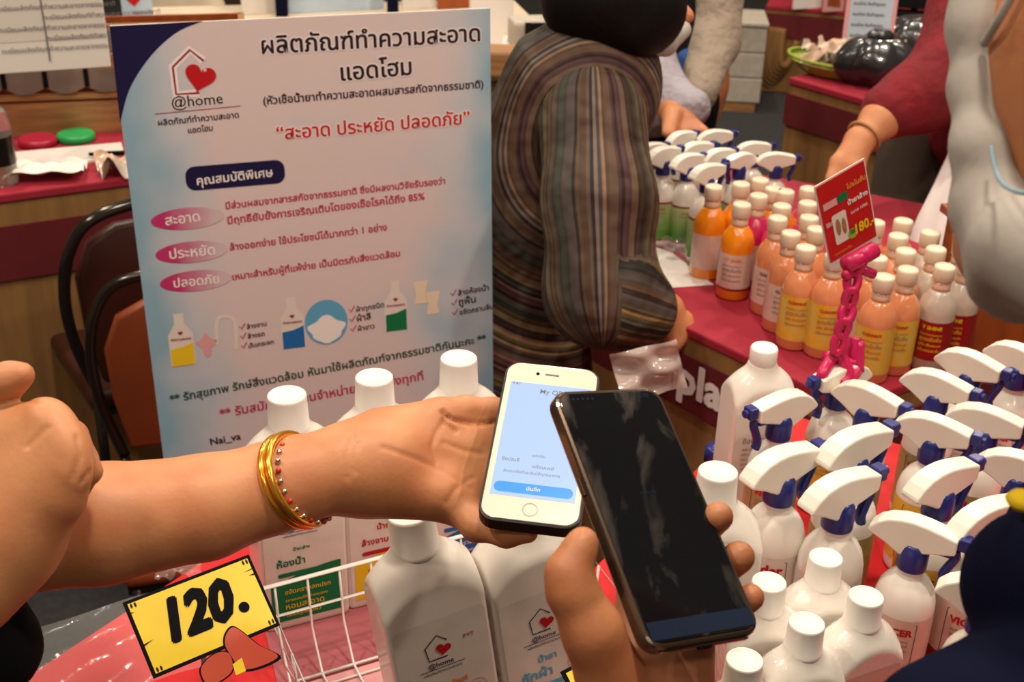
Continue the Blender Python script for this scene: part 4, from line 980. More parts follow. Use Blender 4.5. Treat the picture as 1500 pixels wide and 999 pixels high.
# far counter items
_, a3, u3, n3, L3 = fc_
q = Pz(1345, 27, FZ); t = thing('monitor', 'black screen standing on the far counter', 'monitor', (q[0], q[1]+.08, FZ), math.atan2(u3[1], u3[0]))
mk('screen_panel', box(.36, .03, .24, (0, 0, .03), .004), 'darkscreen', t, smooth=False); mk('stand', box(.16, .12, .012, (0, 0, 0)), 'black', t, smooth=False); mk('stand_neck', box(.03, .02, .05, (0, .02, .01)), 'black', t, smooth=False)
up_board('white sheets on the far counter left of the red prints', 1162, 1203, 14, .22, 'paper', zb=FZ, name='sheet_stack')
for x0, x1, lb in ((1206, 1236, 'left red and cream print on the far counter'), (1240, 1272, 'right red and cream print on the far counter')):
    t, u, up, n, L = up_board(lb, x0, x1, 18, .20, 'inkpink', zb=FZ, name='print_card', cat='card'); bp(t, flat([(L*.15, .03), (L*.8, .02), (L*.7, .12), (L*.2, .10)]), u, up, n, .002, 'orangewood', 'picture')
q = Pz(1286, 22, FZ); top('white_cup', xf(lathe([(.022, 0), (.028, .09), (.026, .09)], 18), t=q), 'paper', 'white cup left of the black screen', 'cup', smooth=True)
# orange-brown wooden panel box standing on the right part of the maroon table
pa = Pz(1395, 517, TZ); pbx = Pz(1500, 520, TZ); d_ = (pbx-pa)/np.linalg.norm(pbx-pa)
t = thing('wooden_stand', 'orange-brown wooden stand between the red-labelled bottles and the face mask', 'stand', pa+d_*.11+np.array([0, .08, 0]), math.atan2(d_[1], d_[0])+.2)
mk('front_panel', box(.22, .012, .19, (0, -.06, .001), .002), 'orangewood', t, smooth=False)
for s_ in (-1, 1): mk('side_panel', box(.012, .11, .19, (s_*.104, 0, .001), .002), 'orangewood', t, smooth=False)
mk('top_panel', box(.235, .14, .014, (0, 0, .192), .002), 'orangewood', t, smooth=False)
# wiggly blue blister cap on the floor cloth behind the black phone
q = Pz(1030, 668, TZ); top('bottle_cap_cluster', xf(join(lathe([(.016, 0), (.016, .02), (.012, .024)], 16), xf(lathe([(.013, 0), (.013, .018), (.010, .022)], 16), t=(.022, .012, 0))), t=(q[0]+.015, q[1]-.012, TZ)), 'blue', 'blue plastic caps on the red cloth right of the black phone', 'cap', smooth=True)

# ------------------------------------------------------------------ wire basket
RZ = TZ+.105
A = Pz(385, 862, RZ); B = Pz(692, 781, RZ); bu = (B-A)/np.linalg.norm(B-A); bn = np.array([bu[1], -bu[0], 0.])   # bn toward the viewer
B = A+bu*(np.linalg.norm(B-A)+.10); LB = np.linalg.norm(B-A); DB = .20
bk = thing('wire_basket', 'white wire basket holding the two large front bottles', 'basket', (A+B)/2*np.array([1, 1, 0])+bn*DB/2+[0, 0, TZ])
def bpt(s, d, z): return A*np.array([1, 1, 0])+bu*s+bn*d+np.array([0, 0, z])
mk('top_rim', tube([bpt(0, 0, RZ), bpt(LB, 0, RZ), bpt(LB, DB, RZ-.01), bpt(0, DB, RZ-.01)], .0024, 8, True), 'wire', bk, world=True)
mk('middle_rim', tube([bpt(.004, .004, RZ-.036), bpt(LB-.004, .004, RZ-.036), bpt(LB-.004, DB-.004, RZ-.044), bpt(.004, DB-.004, RZ-.044)], .0016, 8, True), 'wire', bk, world=True)
mk('bottom_rim', tube([bpt(.02, .035, TZ+.006), bpt(LB-.02, .035, TZ+.006), bpt(LB-.02, DB-.03, TZ+.006), bpt(.02, DB-.03, TZ+.006)], .0018, 8, True), 'wire', bk, world=True)
ns = 9
for i in range(ns+1):
    s = LB*(i+.35)/(ns+.7)
    w = [bpt(s, 0, RZ), bpt(s, .004, RZ-.035), bpt(s, .006, TZ+.045), bpt(s, .035, TZ+.006), bpt(s, DB-.03, TZ+.004), bpt(s, DB-.004, TZ+.045), bpt(s, DB, RZ-.01)]
    mk('wire', tube(w, .0014, 6), 'wire', bk, world=True)
for d in (.05, .10, .15):
    mk('wire', tube([bpt(0, d, RZ-.005), bpt(.004, d, TZ+.045), bpt(.02, d, TZ+.004), bpt(LB-.02, d, TZ+.004), bpt(LB-.004, d, TZ+.045), bpt(LB, d, RZ-.005)], .0014, 6), 'wire', bk, world=True)
mk('fold_cloth', prism([tuple(bpt(s, d, 0)[:2]) for s, d in [(.022, .037), (LB-.022, .037), (LB-.022, DB-.032), (.022, DB-.032)]], TZ+.0005, TZ+.0018, 0, 'xy'), 'inkpink', bk, world=True, smooth=False, label='dusty pink lining sheet')
# dusty pink cloth under the back bottles
M['dusty'] = mat('dusty_pink_cloth', (.40, .10, .12), .75, var=.12, vscale=20)
top('table_runner', prism([tuple(Pz(x, y, TZ)[:2]) for x, y in [(374, 862), (400, 800), (560, 800), (700, 860), (620, 992), (408, 1010)]], TZ+.0004, TZ+.0014, 0, 'xy'), 'dusty', 'dusty pink cloth spread under the basket and the three back bottles', 'cloth')

# ------------------------------------------------------------------ yellow price card with printed red mitten thumbs
SA = P(179.7, 882.6, 1.1173); SB = P(364.4, 811.9, 1.1849); SD = P(225.3, 993.9, 1.0966); su = (SB-SA); SW = np.linalg.norm(su); su /= SW; sv = SA-SD; sv -= su*(sv@su); SH = np.linalg.norm(sv); sv /= SH; sn = np.cross(su, sv)
sg = thing('price_card', 'yellow price card reading 120 with black border and printed red mitts', 'price sign', SD)
def sp(v2, off): return on_plane(v2, (0, 0, 0), su, sv, off)
mk('card', (lambda vf: (np.stack([vf[0][:, 0], vf[0][:, 1], vf[0][:, 2]], 1) @ np.stack([su, sv, sn], 0), vf[1]))(box(SW, SH, .0016, (SW/2, SH/2, -.0018))), 'black', sg, smooth=False)
e_ = .0032
mk('yellow_face', sp(flat([(e_, e_), (SW-e_, e_), (SW-e_, SH-e_), (e_, SH-e_)]), .0002), 'signyellow', sg, smooth=False)
num = join2(tw('120', SW*.52, SW*.23, SH*.33, h=1.15, bold=.05, shear=.3), flat(ellipse(.0105, .0105, 16, SW*.80, SH*.385)))
mk('price_lettering', sp(num, .0006), 'black', sg, smooth=False)
nails = []
for cx, cy in ((.06, .92), (.945, .92), (.945, .08), (.06, .08)):
    for s_ in (-.0018, .0018): mk('printed_nail', sp(flat(ellipse(.0022, .0050, 10, SW*cx+s_, SH*cy)), .0005), 'ink', sg, smooth=False)
cr = [flat([(e_, SH*.40), (SW*.10, SH*.44), (e_, SH*.425)]), flat([(e_, SH*.83), (SW*.05, SH*.835), (e_, SH*.845)]), flat([(SW-e_, SH*.72), (SW*.93, SH*.74), (SW-e_, SH*.745)]), flat([(SW-e_, SH*.80), (SW*.90, SH*.80), (SW-e_, SH*.815)])]
for c_ in cr: mk('printed_crack', sp(c_, .0005), 'ink', sg, smooth=False)
M['mitt'] = mat('red_mitt_print', (.50, .055, .02), .35, var=.1)
def mitt(cx, cy, pts, nm):
    pts = spline([np.array(p) for p in pts], 5, True); c_ = np.mean(pts, 0)
    mk(nm+'_outline', sp(flat([tuple(c_+(p-c_)*1.10) for p in pts]), .0010), 'black', sg, smooth=False)
    mk(nm, sp(flat([tuple(p) for p in pts]), .0014), 'mitt', sg, smooth=False)
mitt(0, 0, [(SW*.60, SH*.16), (SW*.66, SH*.20), (SW*.71, SH*.10), (SW*.78, -SH*.12), (SW*.88, -SH*.36), (SW*.62, -SH*.34), (SW*.56, -SH*.08), (SW*.56, SH*.06)], 'red_mitt')
mitt(0, 0, [(SW*.40, -SH*.04), (SW*.50, -SH*.02), (SW*.56, -SH*.10), (SW*.52, -SH*.30), (SW*.34, -SH*.34), (SW*.32, -SH*.14)], 'red_mitt')
mk('yellow_cuff', sp(flat([(SW*.55, -SH*.22), (SW*.63, -SH*.19), (SW*.62, -SH*.36), (SW*.54, -SH*.36)]), .0017), 'signyellow', sg, smooth=False)
# rod holder that carries the card
hb = bpt(.0, .03, TZ); hm = SD+su*SW*.45+sv*SH*.35-sn*.006
mk('holder_rod', tube([hm, hm-np.array([0, 0, .06]), np.array([hm[0], hm[1], TZ+.004])], .003, 8), 'wire', sg, world=True)
mk('holder_base', xf(lathe([(.022, 0), (.022, .003), (.005, .006)], 20), t=(hm[0], hm[1], TZ+.002)), 'wire', sg, world=True)
# second price card, only its corner shows under the black phone hand
q = P(826, 992, .98); s2 = thing('price_card', 'second yellow price card, black-edged corner at the bottom beside the phone hand', 'price sign', q+su*0-sv*.05)
mk('card', (lambda vf: (vf[0] @ np.stack([su, sv, sn], 0), vf[1]))(box(.10, .055, .0016, (.05, .0275, -.0018))), 'black', s2, smooth=False)
mk('yellow_face', on_plane(flat([(e_, e_), (.097, e_), (.097, .052), (e_, .052)]), (0, 0, 0), su, sv, .0002), 'signyellow', s2, smooth=False)
mk('holder_rod', tube([(.05*su+.02*sv-.004*sn), (.05*su+.02*sv-.004*sn)*np.array([1, 1, 0])+np.array([0, 0, TZ+.003-s2.location.z])], .003, 8), 'wire', s2)

# clear sleeve in the lower left corner
pts = [Pz(x, y, TZ+.03) for x, y in [(75, 932), (195, 868), (330, 905), (225, 1090), (80, 1080)]]
v, f = crumple(.17, .14, 34, 26, .012, 31, 2.2)
cc = Pz(165, 960, TZ+.012); top('plastic_sleeve', xf((v, f), rotz(.50), cc), 'film', 'crinkled clear plastic sleeve on the red cloth at the lower left', 'plastic sleeve', smooth=True)
v, f = crumple(.05, .03, 12, 8, .012, 8); top('plastic_sheet', xf((v, f), rotz(.2), Pz(262, 838, TZ+.02)), 'film', 'small clear plastic corner just above the yellow price card', 'plastic', smooth=True)

# ------------------------------------------------------------------ pink clip stand with red price card
dC = 1.40
c0 = P(1195.8, 275.5, dC); c1 = P(1265.3, 235.3, dC*1.0105); c3 = P(1219.3, 394.4, dC*1.0454); ku = c1-c0; KW = np.linalg.norm(ku); ku /= KW; kv = c0-c3; kv -= ku*(kv@ku); KH = np.linalg.norm(kv); kv /= KH; kn = np.cross(ku, kv)
kd = thing('clip_price_card', 'red price card reading 180 held up by a pink jointed plastic clip', 'price sign', c3)
def kp(v2, off): return on_plane(v2, (0, 0, 0), ku, kv, off)
def kbox(w, h, x, y, z0, th, bev=0): v, f = box(w, h, th, (x, y, z0), bev); return v @ np.stack([ku, kv, kn], 0), f
mk('card_sleeve', kbox(KW+.004, KH+.004, KW/2, KH/2, -.0022, .0012), 'boardedge', kd, smooth=False)
mk('card', kbox(KW, KH*.92, KW/2, KH*.54, -.0008, .0008), 'signred', kd, smooth=False)
mk('product_picture', kp(flat(rrect(KW*.30, KH*.36, .003, 3, KW*.32, KH*.42)), .0006), 'boardedge', kd, smooth=False, label='white framed product picture')
mk('product_picture_print', kp(join2(flat(ellipse(KW*.10, KH*.20, 12, KW*.27, KH*.44)), flat(ellipse(KW*.09, KH*.20, 12, KW*.39, KH*.42))), .0009), 'wood', kd, smooth=False)
mk('brand_strip', kp(flat([(KW*.05, KH*.70), (KW*.34, KH*.70), (KW*.34, KH*.78), (KW*.05, KH*.78)]), .0006), 'inkpink', kd, smooth=False)
mk('green_strip', kp(flat([(KW*.36, KH*.70), (KW*.56, KH*.70), (KW*.56, KH*.79), (KW*.36, KH*.79)]), .0006), 'inkdgreen', kd, smooth=False)
mk('heading_lettering', kp(tw('โปรโมชั่น', KW*.40, KW*.57, KH*.80, bold=.03), .0007), 'inkorange', kd, smooth=False)
mk('lettering', kp(join2(tw('น้ำยาล้าง', KW*.42, KW*.54, KH*.62, bold=.03), tw('ขนาด 1000', KW*.36, KW*.56, KH*.50), tw('ใช้ดี', KW*.14, KW*.04, KH*.50)), .0007), 'inkwhite', kd, smooth=False)
mk('green_badge', kp(flat(ellipse(KW*.20, KW*.20, 20, KW*.53, KH*.28)), .0009), 'limeb', kd, smooth=False)
mk('badge_lettering', kp(tw('=', KW*.10, KW*.53, KH*.26, center=True, bold=.03), .0011), 'inkdgreen', kd, smooth=False)
mk('price_lettering', kp(tw('180.-', KW*.40, KW*.60, KH*.25, bold=.03, h=1.2), .0009), 'inkyellow', kd, smooth=False)
mk('footer_lettering', kp(join2(tw('จากราคาเต็ม', KW*.36, KW*.10, KH*.13), tw('ขวดละ', KW*.22, KW*.22, KH*.06)), .0007), 'inkorange', kd, smooth=False)
ch = [(1262, 372, dC+.03), (1250, 400, dC+.04), (1247, 425, dC+.04), (1243, 448, dC+.05), (1238, 470, dC+.05), (1232, 492, dC+.06), (1226, 515, dC+.065)]
chp = [P(*c) for c in ch]
g1, g2 = P(1240, 388, dC+.025), P(1280, 366, dC+.045)
mk('clip_jaw', tube([g1, (g1+g2)/2, g2], .0105, 12), 'pinkp', kd, world=True)
mk('clip_wing', join(tube([P(1238, 404, dC+.03), P(1250, 396, dC+.04)], .006, 8), tube([P(1280, 402, dC+.05), P(1256, 392, dC+.04)], .006, 8)), 'pinkp', kd, world=True)
for i in range(len(chp)-1):
    a, b = chp[i], chp[i+1]; sw = np.cross((b-a)/np.linalg.norm(b-a), cF)*.0065
    lk = spline([a+sw*.6, a-sw*.6, (a+b)/2-sw, b-sw*.5, b+sw*.5, (a+b)/2+sw], 3, True)
    mk('chain_link', tube(lk, .0052, 8, True), 'pinkp', kd, world=True)
    mk('link_pin', cyl(b-sw*1.1, b+sw*1.1, .0050, 8), 'pinkp', kd, world=True)
dB = dC+.075
mk('base_clamp', join(*[tube(spline([P(*p) for p in pts], 4), [.0075]*(4*(len(pts)-1)+1), 8) for pts in
    ([(1226, 512, dB), (1215, 530, dB), (1206, 545, dB-.01), (1204, 552, dB-.01)], [(1226, 512, dB), (1238, 532, dB), (1244, 552, dB), (1232, 562, dB)],
     [(1254, 494, dB+.01), (1250, 520, dB+.01), (1256, 540, dB+.01), (1244, 556, dB)], [(1210, 522, dB), (1230, 528, dB+.01), (1254, 532, dB+.01)], [(1258, 500, dB+.01), (1257, 545, dB+.01)])]), 'pinkp', kd, world=True)
#PART4
# ------------------------------------------------------------------ phones
def frame(TL, TR, BL):
    u = TR-TL; w = np.linalg.norm(u); u = u/w; v = TL-BL; v = v-u*(v@u); h = np.linalg.norm(v); v = v/h
    return u, v, np.cross(u, v), w, h
def on_frame(vf, u, v, n): return vf[0] @ np.stack([u, v, n], 0), vf[1]
pA = (P(746.5, 530.9, .978), P(876.7, 545, .9706), P(701.9, 756.2, .8828))
u, v, n, w, h = frame(*pA); phA = thing('mobile_phone', 'white phone in a black case showing a pale blue payment screen, on the open palm', 'phone', pA[2])
rr = lambda W_, H_, r, e=0: rrect(W_-2*e, H_-2*e, max(r-e, .001), 6, w/2, h/2)
def pr(out, z0, z1, bev=0): return prism(out, z0, z1, bev, 'xy')
mk('case', on_frame(pr(rrect(w+.004, h+.004, .012, 6, w/2, h/2), -.0125, .0002, .0015), u, v, n), 'phonek', phA, smooth=False)
mk('front_glass', on_frame(pr(rr(w, h, .0105), .0000, .0012, .0005), u, v, n), 'phonew', phA, smooth=False)
def onA(v2, off): return on_plane(v2, (0, 0, 0), u, v, off)
sw_, s0, s1 = w*.88, h*.135, h*.865
M['screenA'] = mat('lit_phone_screen', (.05, .06, .08), .15, emit=(.48, .64, .93), es=1.0)
M['screenbtn'] = mat('lit_blue_button', (.02, .05, .1), .15, emit=(.06, .36, .85), es=1.0)
M['screentxt'] = mat('screen_print', (.10, .12, .16), .4)
mk('screen', onA(flat([(w/2-sw_/2, s0), (w/2+sw_/2, s0), (w/2+sw_/2, s1), (w/2-sw_/2, s1)]), .0014), 'screenA', phA, smooth=False)
mk('status_bar', onA(tw('9:41', .006, w*.08, s1-.003), .0016), 'screentxt', phA, smooth=False)
mk('screen_lettering', onA(join2(tw('My QR', .018, w*.40, s1-.0095), tw('ยอดเงิน', .010, w/2, h*.385, center=True), tw('ชื่อบัญชี', .013, w*.12, h*.345), tw('พร้อมเพย์', .016, w*.45, h*.315), tw('สแกนเพื่อชำระเงินได้ทุกธนาคาร', .042, w*.16, h*.275)), .0017), 'screentxt', phA, smooth=False)
mk('blue_button', onA(flat(rrect(w*.82, h*.062, h*.030, 6, w/2, h*.185)), .0017), 'screenbtn', phA, smooth=False)
mk('button_lettering', onA(tw('บันทึก', .010, w/2, h*.176, center=True), .0019), 'inkwhite', phA, smooth=False)
mk('home_button', onA(ring2(ellipse(.0115, .0115, 28, w/2, h*.068), ellipse(.0100, .0100, 28, w/2, h*.068)), .0015), 'chrome', phA, smooth=False)
mk('earpiece', onA(flat(rrect(.011, .0015, .0007, 3, w/2, h*.935)), .0015), 'inkgrey', phA, smooth=False)
mk('front_camera', onA(flat(ellipse(.0028, .0028, 14, w*.34, h*.935)), .0015), 'black', phA, smooth=False)

pB = (P(810.7, 575.8, .7616), P(962, 570.4, .8024), P(952.7, 950, .6784))
u, v, n, w, h = frame(*pB); pBf = (u, v, n, w, h)
phB = thing('mobile_phone', 'large dark-screened phone in a bronze clear case, held up in front', 'phone', pB[2])
mk('case', on_frame(pr(rrect(w+.003, h+.003, .011, 6, w/2, h/2), -.0100, .0004, .0022), u, v, n), 'bronze', phB, smooth=False)
mk('front_glass', on_frame(pr(rrect(w-.003, h-.003, .009, 6, w/2, h/2), -.001, .0010, .0004), u, v, n), 'smear_reflect', phB, smooth=False)
def onB(v2, off): return on_plane(v2, (0, 0, 0), u, v, off)
M['dimscreen_reflect'] = mat('dim_screen_and_reflection_glow', (.006, .009, .014), .2, emit=(.02, .06, .14), es=.18)  # dim emission for the screen text and the painted bluish reflection
mk('screen_lettering', onB(join2(tw('สแกน QR', .012, w*.42, h*.555), *[flat(ellipse(.0016, .0016, 10, w*(.10+.045*i), h*.965)) for i in range(6)], tw('12:30', .009, w*.76, h*.962)), .0013), 'dimscreen_reflect', phB, smooth=False)
mk('nav_bar_reflection', onB(flat([(w*.03, h*.02), (w*.97, h*.02), (w*.97, h*.085), (w*.03, h*.085)]), .0012), 'dimscreen_reflect', phB, smooth=False)  # bluish reflected strip at the nav bar, drawn as a dim glowing quad
mk('side_button', on_frame(box(.0016, .012, .003, (-.0020, h*.62, -.006), .0004), u, v, n), 'bronze', phB, smooth=False)
mk('bottom_edge', on_frame(box(w*.80, .0012, .0035, (w*.5, -.0022, -.006), .0005), u, v, n), 'chrome', phB, smooth=False, label='metal strip added for the bottom edge highlight')  # chrome strip added for the strong highlight along the case's lower edge
mk('charging_port', on_frame(box(.010, .0016, .003, (w*.5, -.0030, -.0058), .0004), u, v, n), 'black', phB, smooth=False)

# ------------------------------------------------------------------ people
def limb(*pts): return [px(*p) for p in pts]
def finger(pts, k=.004): return (chain(limb(*pts), k), .005)
def nail(parent, c, nrm, up, wn, ln, mt='nailp'):
    nrm = nrm/np.linalg.norm(nrm); up = up-nrm*(up@nrm); up /= np.linalg.norm(up); rt = np.cross(up, nrm)
    v, f = lathe([(1, 0), (.92, .12), (.6, .26), (.1, .34)], 14); v = v*np.array([wn/2, ln/2, wn*.35])
    mk('fingernail', (v @ np.stack([rt, up, nrm], 0)+c, f), mt, parent, world=True)

# --- person A : open palm with the white phone, right fist on the forearm
pa_ = thing('person', 'person at the left in black, holding the white phone on an open palm', 'person', (-.78, .62, 0))
arm = chain(limb((-520, 380, .98, 125), (-300, 640, .92, 118), (-130, 795, .86, 104), (20, 776, .86, 93), (150, 767, .87, 88), (300, 743, .89, 76), (400, 714, .905, 66), (437, 703, .91, 63), (500, 686, .92, 61), (560, 676, .93, 58)), .007)
palm = []
for b in [(700, 640, .975, 30), (712, 672, .975, 31), (708, 705, .965, 31), (672, 733, .945, 29)]:
    palm += [seg_(px(540, 672 if b[1] < 690 else 700, .935, 50), px(*b), .014)]
palm += [seg_(px(560, 640, .950, 44), px(645, 611, .962, 28), .012), seg_(px(560, 705, .93, 44), px(640, 722, .935, 36), .012)]
palm += [ell_(P(640, 668, .905), np.array([.030, .014, .014]), np.stack([cR, cU, cF], 1), .016, 's')]
crs_ = [[(672, 612, .948), (650, 632, .944), (655, 660, .944)], [(566, 650, .918), (620, 664, .930), (668, 690, .940), (690, 715, .94)], [(600, 640, .922), (650, 655, .94), (700, 660, .95)]]
gA = [(arm, 0), (palm, .018),
      (chain(limb((640, 613, .963, 26), (680, 600, .972, 20), (722, 602, .980, 18.5), (760, 606, .985, 17)), .006), .008),
      (chain(limb((698, 642, .985, 24), (762, 632, 1.005, 18), (815, 630, .996, 16)), .005), .006),
      (chain(limb((708, 675, .985, 24), (772, 672, .992, 18), (828, 670, .980, 15)), .005), .006),
      (chain(limb((706, 705, .975, 24), (775, 712, .972, 17), (826, 712, .958, 14)), .005), .006),
      (chain(limb((668, 738, .940, 28), (698, 770, .922, 22), (742, 783, .905, 18), (774, 781, .897, 14.5)), .006), .010)]
# head, neck and body outside the frame, right arm with the fist
sh = np.array([-.86, .60, 1.36])
hipL = np.array([-.84, .55, .92])
bodyA = [seg_((np.array([-.86, .55, 1.34]), .135), (np.array([-.84, .55, .95]), .15), .05), seg_((np.array([-.86, .62, .9]), .085), (np.array([-.86, .62, .06]), .055), .03), seg_((np.array([-.86, .46, .9]), .085), (np.array([-.86, .46, .06]), .055), .03),
         seg_((np.array([-.86, .55, 1.40]), .055), (np.array([-.83, .56, 1.50]), .055), .02), ell_((-.81, .56, 1.58), (.095, .078, .115), None, .02), seg_((np.array([-.72, .56, 1.575]), .012), (np.array([-.705, .56, 1.555]), .014), .01)]
uaL = [seg_((np.array([-.85, .70, 1.32]), .065), px(-520, 380, .98, 115), .03)]
fst = chain(limb((-560, 700, .80, 120), (-330, 1010, .78, 105), (-60, 850, .775, 80), (0, 790, .785, 84)), .02)
bk_ = [seg_(px(0, 650, .785, 52), px(60, 614, .775, 28), .016)]
for a_, b_ in [((0, 745, .775, 62), (76, 622, .770, 30)), ((10, 760, .775, 60), (97, 655, .765, 31)), ((15, 775, .778, 58), (104, 694, .765, 29)), ((10, 800, .785, 55), (92, 735, .77, 27))]: bk_.append(seg_(px(*a_), px(*b_), .016))
gA2 = [(fst, 0), (bk_, .02), (chain(limb((104, 640, .79, 26), (118, 676, .805, 24), (96, 700, .82, 22)), .005), .008),
       (chain(limb((106, 655, .775, 25), (130, 690, .79, 18), (112, 716, .81, 20)), .005), .007),
       (chain(limb((-80, 660, .79, 46), (-50, 592, .785, 36), (-10, 566, .78, 27), (16, 555, .777, 23), (33, 549, .775, 17)), .008), .010)]
V1, F1 = isosurf([(bodyA, 0), (uaL, .02)]+gA+gA2, .0022)
V1 = crease(V1, F1, [[(722, 620), (690, 620), (662, 615), (648, 604)], [(650, 603), (652, 618), (668, 632)]], 3.2, .0030)
V1 = crease(V1, F1, [[(655, 612), (640, 632), (632, 655), (640, 680)], [(560, 655), (600, 668), (650, 690), (690, 715)], [(650, 648), (680, 660), (705, 664)], [(655, 735), (668, 715), (692, 700)], [(516, 640), (508, 668), (510, 700)], [(524, 648), (518, 670), (520, 692)]], 3.5, .0011)
V1 = crease(V1, F1, [[(112, 640), (118, 668), (108, 700)], [(40, 655), (70, 625)], [(-5, 592), (30, 585), (62, 590)], [(120, 706), (132, 690)]], 3.5, .0014)
mk('body', (V1, F1), 'skin', pa_, world=True)
nail(pa_, P(781, 776, .904), cR*.8-cF*.5, -cU*.3+cR, .010, .008, 'nail')
shA = [seg_((np.array([-.86, .55, 1.36]), .16), (np.array([-.84, .55, .86]), .19), .05), seg_((np.array([-.85, .70, 1.34]), .085), px(-460, 420, .98, 130), .05), seg_((np.array([-.85, .42, 1.33]), .085), px(-560, 700, .80, 135), .04), seg_(px(-560, 700, .80, 135), px(-330, 1010, .78, 122), .03),
       seg_((np.array([-.86, .62, .9]), .10), (np.array([-.86, .62, .05]), .07), .03), seg_((np.array([-.86, .46, .9]), .10), (np.array([-.86, .46, .05]), .07), .03),
       seg_(px(-330, 1010, .80, 120), px(-95, 890, .86, 98), .04), seg_(px(-95, 890, .87, 92), px(-14, 950, .88, 74), .03), seg_(px(-60, 890, .81, 30), px(20, 840, .805, 20), .01), seg_(px(20, 840, .805, 20), px(96, 783, .80, 5), .01)]
mk('black_top', isosurf([(shA, 0)], .006), 'black', pa_, world=True)
mk('hair', isosurf([([ell_((-.825, .56, 1.605), (.102, .09, .11), None, .02)], 0)], .006), 'hair', pa_, world=True)
# bangles and beads: things worn by A
bc = P(437, 703, .910); e1 = (P(462, 766, .910)-P(415, 642, .910))/2; e2 = cF*.043+(P(462, 700, .91)-P(437, 700, .91)); e1 = e1*1.05
axn = np.cross(e1, e2); axn /= np.linalg.norm(axn)
bgl = thing('bangle', 'double gold bangle on the forearm wrist', 'bangle', bc)
for o_ in (-.0032, .0030):
    mk('gold_ring', tube([e1*math.cos(a)+e2*math.sin(a)+axn*o_ for a in [2*PI*i/48 for i in range(48)]], .0030, 10, True), 'gold', bgl)
bd = thing('bead_bracelet', 'thin silver and red bead string beside the gold bangle', 'bracelet', bc+(P(452, 700, .91)-P(437, 700, .91)))
for i in range(26):
    a = 2*PI*i/26; c_ = e1*.93*math.cos(a)+e2*.93*math.sin(a); v_, f_ = lathe([(.0004, -.0022), (.0016, -.0016), (.0022, 0), (.0016, .0016), (.0004, .0022)], 8)
    mk('bead', (v_+c_, f_), 'silver' if i % 3 else 'redbead', bd)

# --- person B : masked person at the right, left hand with the dark phone
pb_ = thing('person', 'masked person in dark navy at the right edge, blurred, holding the dark phone', 'person', (.62, .22, 0))
armB = chain(limb((1500, 1500, .60, 190), (1180, 1420, .64, 150), (1010, 1180, .70, 92), (945, 1060, .725, 76)), .02)
pB_palm = []
for b in [(935, 850, .775, 30), (965, 880, .780, 32), (990, 915, .778, 32), (1008, 950, .765, 30)]: pB_palm.append(seg_(px(945, 1040, .735, 66), px(*b), .014))
pB_palm += [seg_(px(905, 1020, .712, 58), px(868, 925, .692, 42), .014), seg_(px(1000, 1040, .742, 50), px(1008, 955, .762, 34), .012)]
gB = [(armB, 0), (pB_palm, .016),
      (chain(limb((868, 925, .692, 42), (838, 865, .690, 36), (833, 838, .690, 31), (850, 803, .693, 23), (855, 792, .694, 19)), .007), .009),
      (chain(limb((935, 850, .785, 27), (930, 760, .775, 22), (935, 690, .765, 19)), .005), .005),
      (chain(limb((962, 868, .79, 27), (1018, 790, .785, 22), (1052, 757, .758, 22.5)), .005), .004),
      (chain(limb((985, 905, .79, 27), (1040, 850, .785, 23), (1082, 816, .760, 24)), .005), .004),
      (chain(limb((1006, 940, .775, 25), (1060, 905, .768, 21), (1100, 875, .748, 20)), .005), .004)]
hc_ = P(1748, 105, .58)
headB = [ell_(hc_, (.098, .078, .118), None, .02), ell_(hc_+[-.020, .0, -.060], (.050, .055, .060), None, .03), seg_((hc_+[-.03, 0, -.075], .040), (hc_+[-.066, .0, -.088], .030), .02),
         seg_((hc_+[.05, 0, -.08], .058), (hc_+[.10, -.02, -.20], .060), .03)]
tB_ = [seg_((hc_+[.12, -.06, -.30], .15), (np.array([.80, .20, .92]), .16), .05), seg_((np.array([.80, .12, .92]), .085), (np.array([.80, .12, .06]), .055), .03), seg_((np.array([.80, .30, .92]), .085), (np.array([.80, .30, .06]), .055), .03),
       seg_((hc_+[.08, -.20, -.24], .065), px(1500, 1500, .60, 185), .03)]
VB, FB = isosurf([(headB, 0), (tB_, .03)]+gB, .0024)
mk('body', (VB, FB), 'skinb', pb_, world=True)
mskB = chain(limb((1424, -40, .59, 32), (1426, 40, .59, 34), (1428, 130, .588, 33), (1434, 215, .58, 36), (1450, 305, .58, 52), (1500, 385, .57, 90)), .01)+[seg_(px(1500, 362, .54, 80), px(1590, 400, .52, 100), .02)]
mk('face_mask', isosurf([(mskB, 0)], .003), 'mask', pb_, world=True)
mk('mask_edge', tube(spline([P(1452, 215, .560), P(1456, 240, .545), P(1466, 266, .52), P(1486, 280, .500), P(1512, 284, .490)], 6), .0009, 8), 'maskblue', pb_, world=True)
mk('ear_loop', tube(spline([P(1442, 64, .575), P(1462, 30, .560), P(1490, -20, .55)], 6), .0022, 8), 'mask', pb_, world=True)
slB = [seg_((hc_+[.12, -.06, -.30], .17), (np.array([.80, .20, .92]), .20), .05), seg_(px(1640, 900, .60, 150), (hc_+[.14, .0, -.27], .10), .05),
       seg_((hc_+[.08, -.20, -.24], .080), px(1500, 1500, .60, 200), .03), seg_(px(1500, 1500, .60, 200), px(1180, 1420, .64, 165), .03), seg_((np.array([.80, .12, .92]), .10), (np.array([.80, .12, .05]), .07), .03), seg_((np.array([.80, .30, .92]), .10), (np.array([.80, .30, .05]), .07), .03)]
mk('navy_jacket', isosurf([(slB, .0), ([seg_(px(1532, 862, .60, 120), px(1680, 880, .62, 150), .02)], .0), ([seg_(px(1410, 1112, .56, 150), px(1560, 1040, .58, 150), .02)], .008)], .005), 'navy', pb_, world=True)
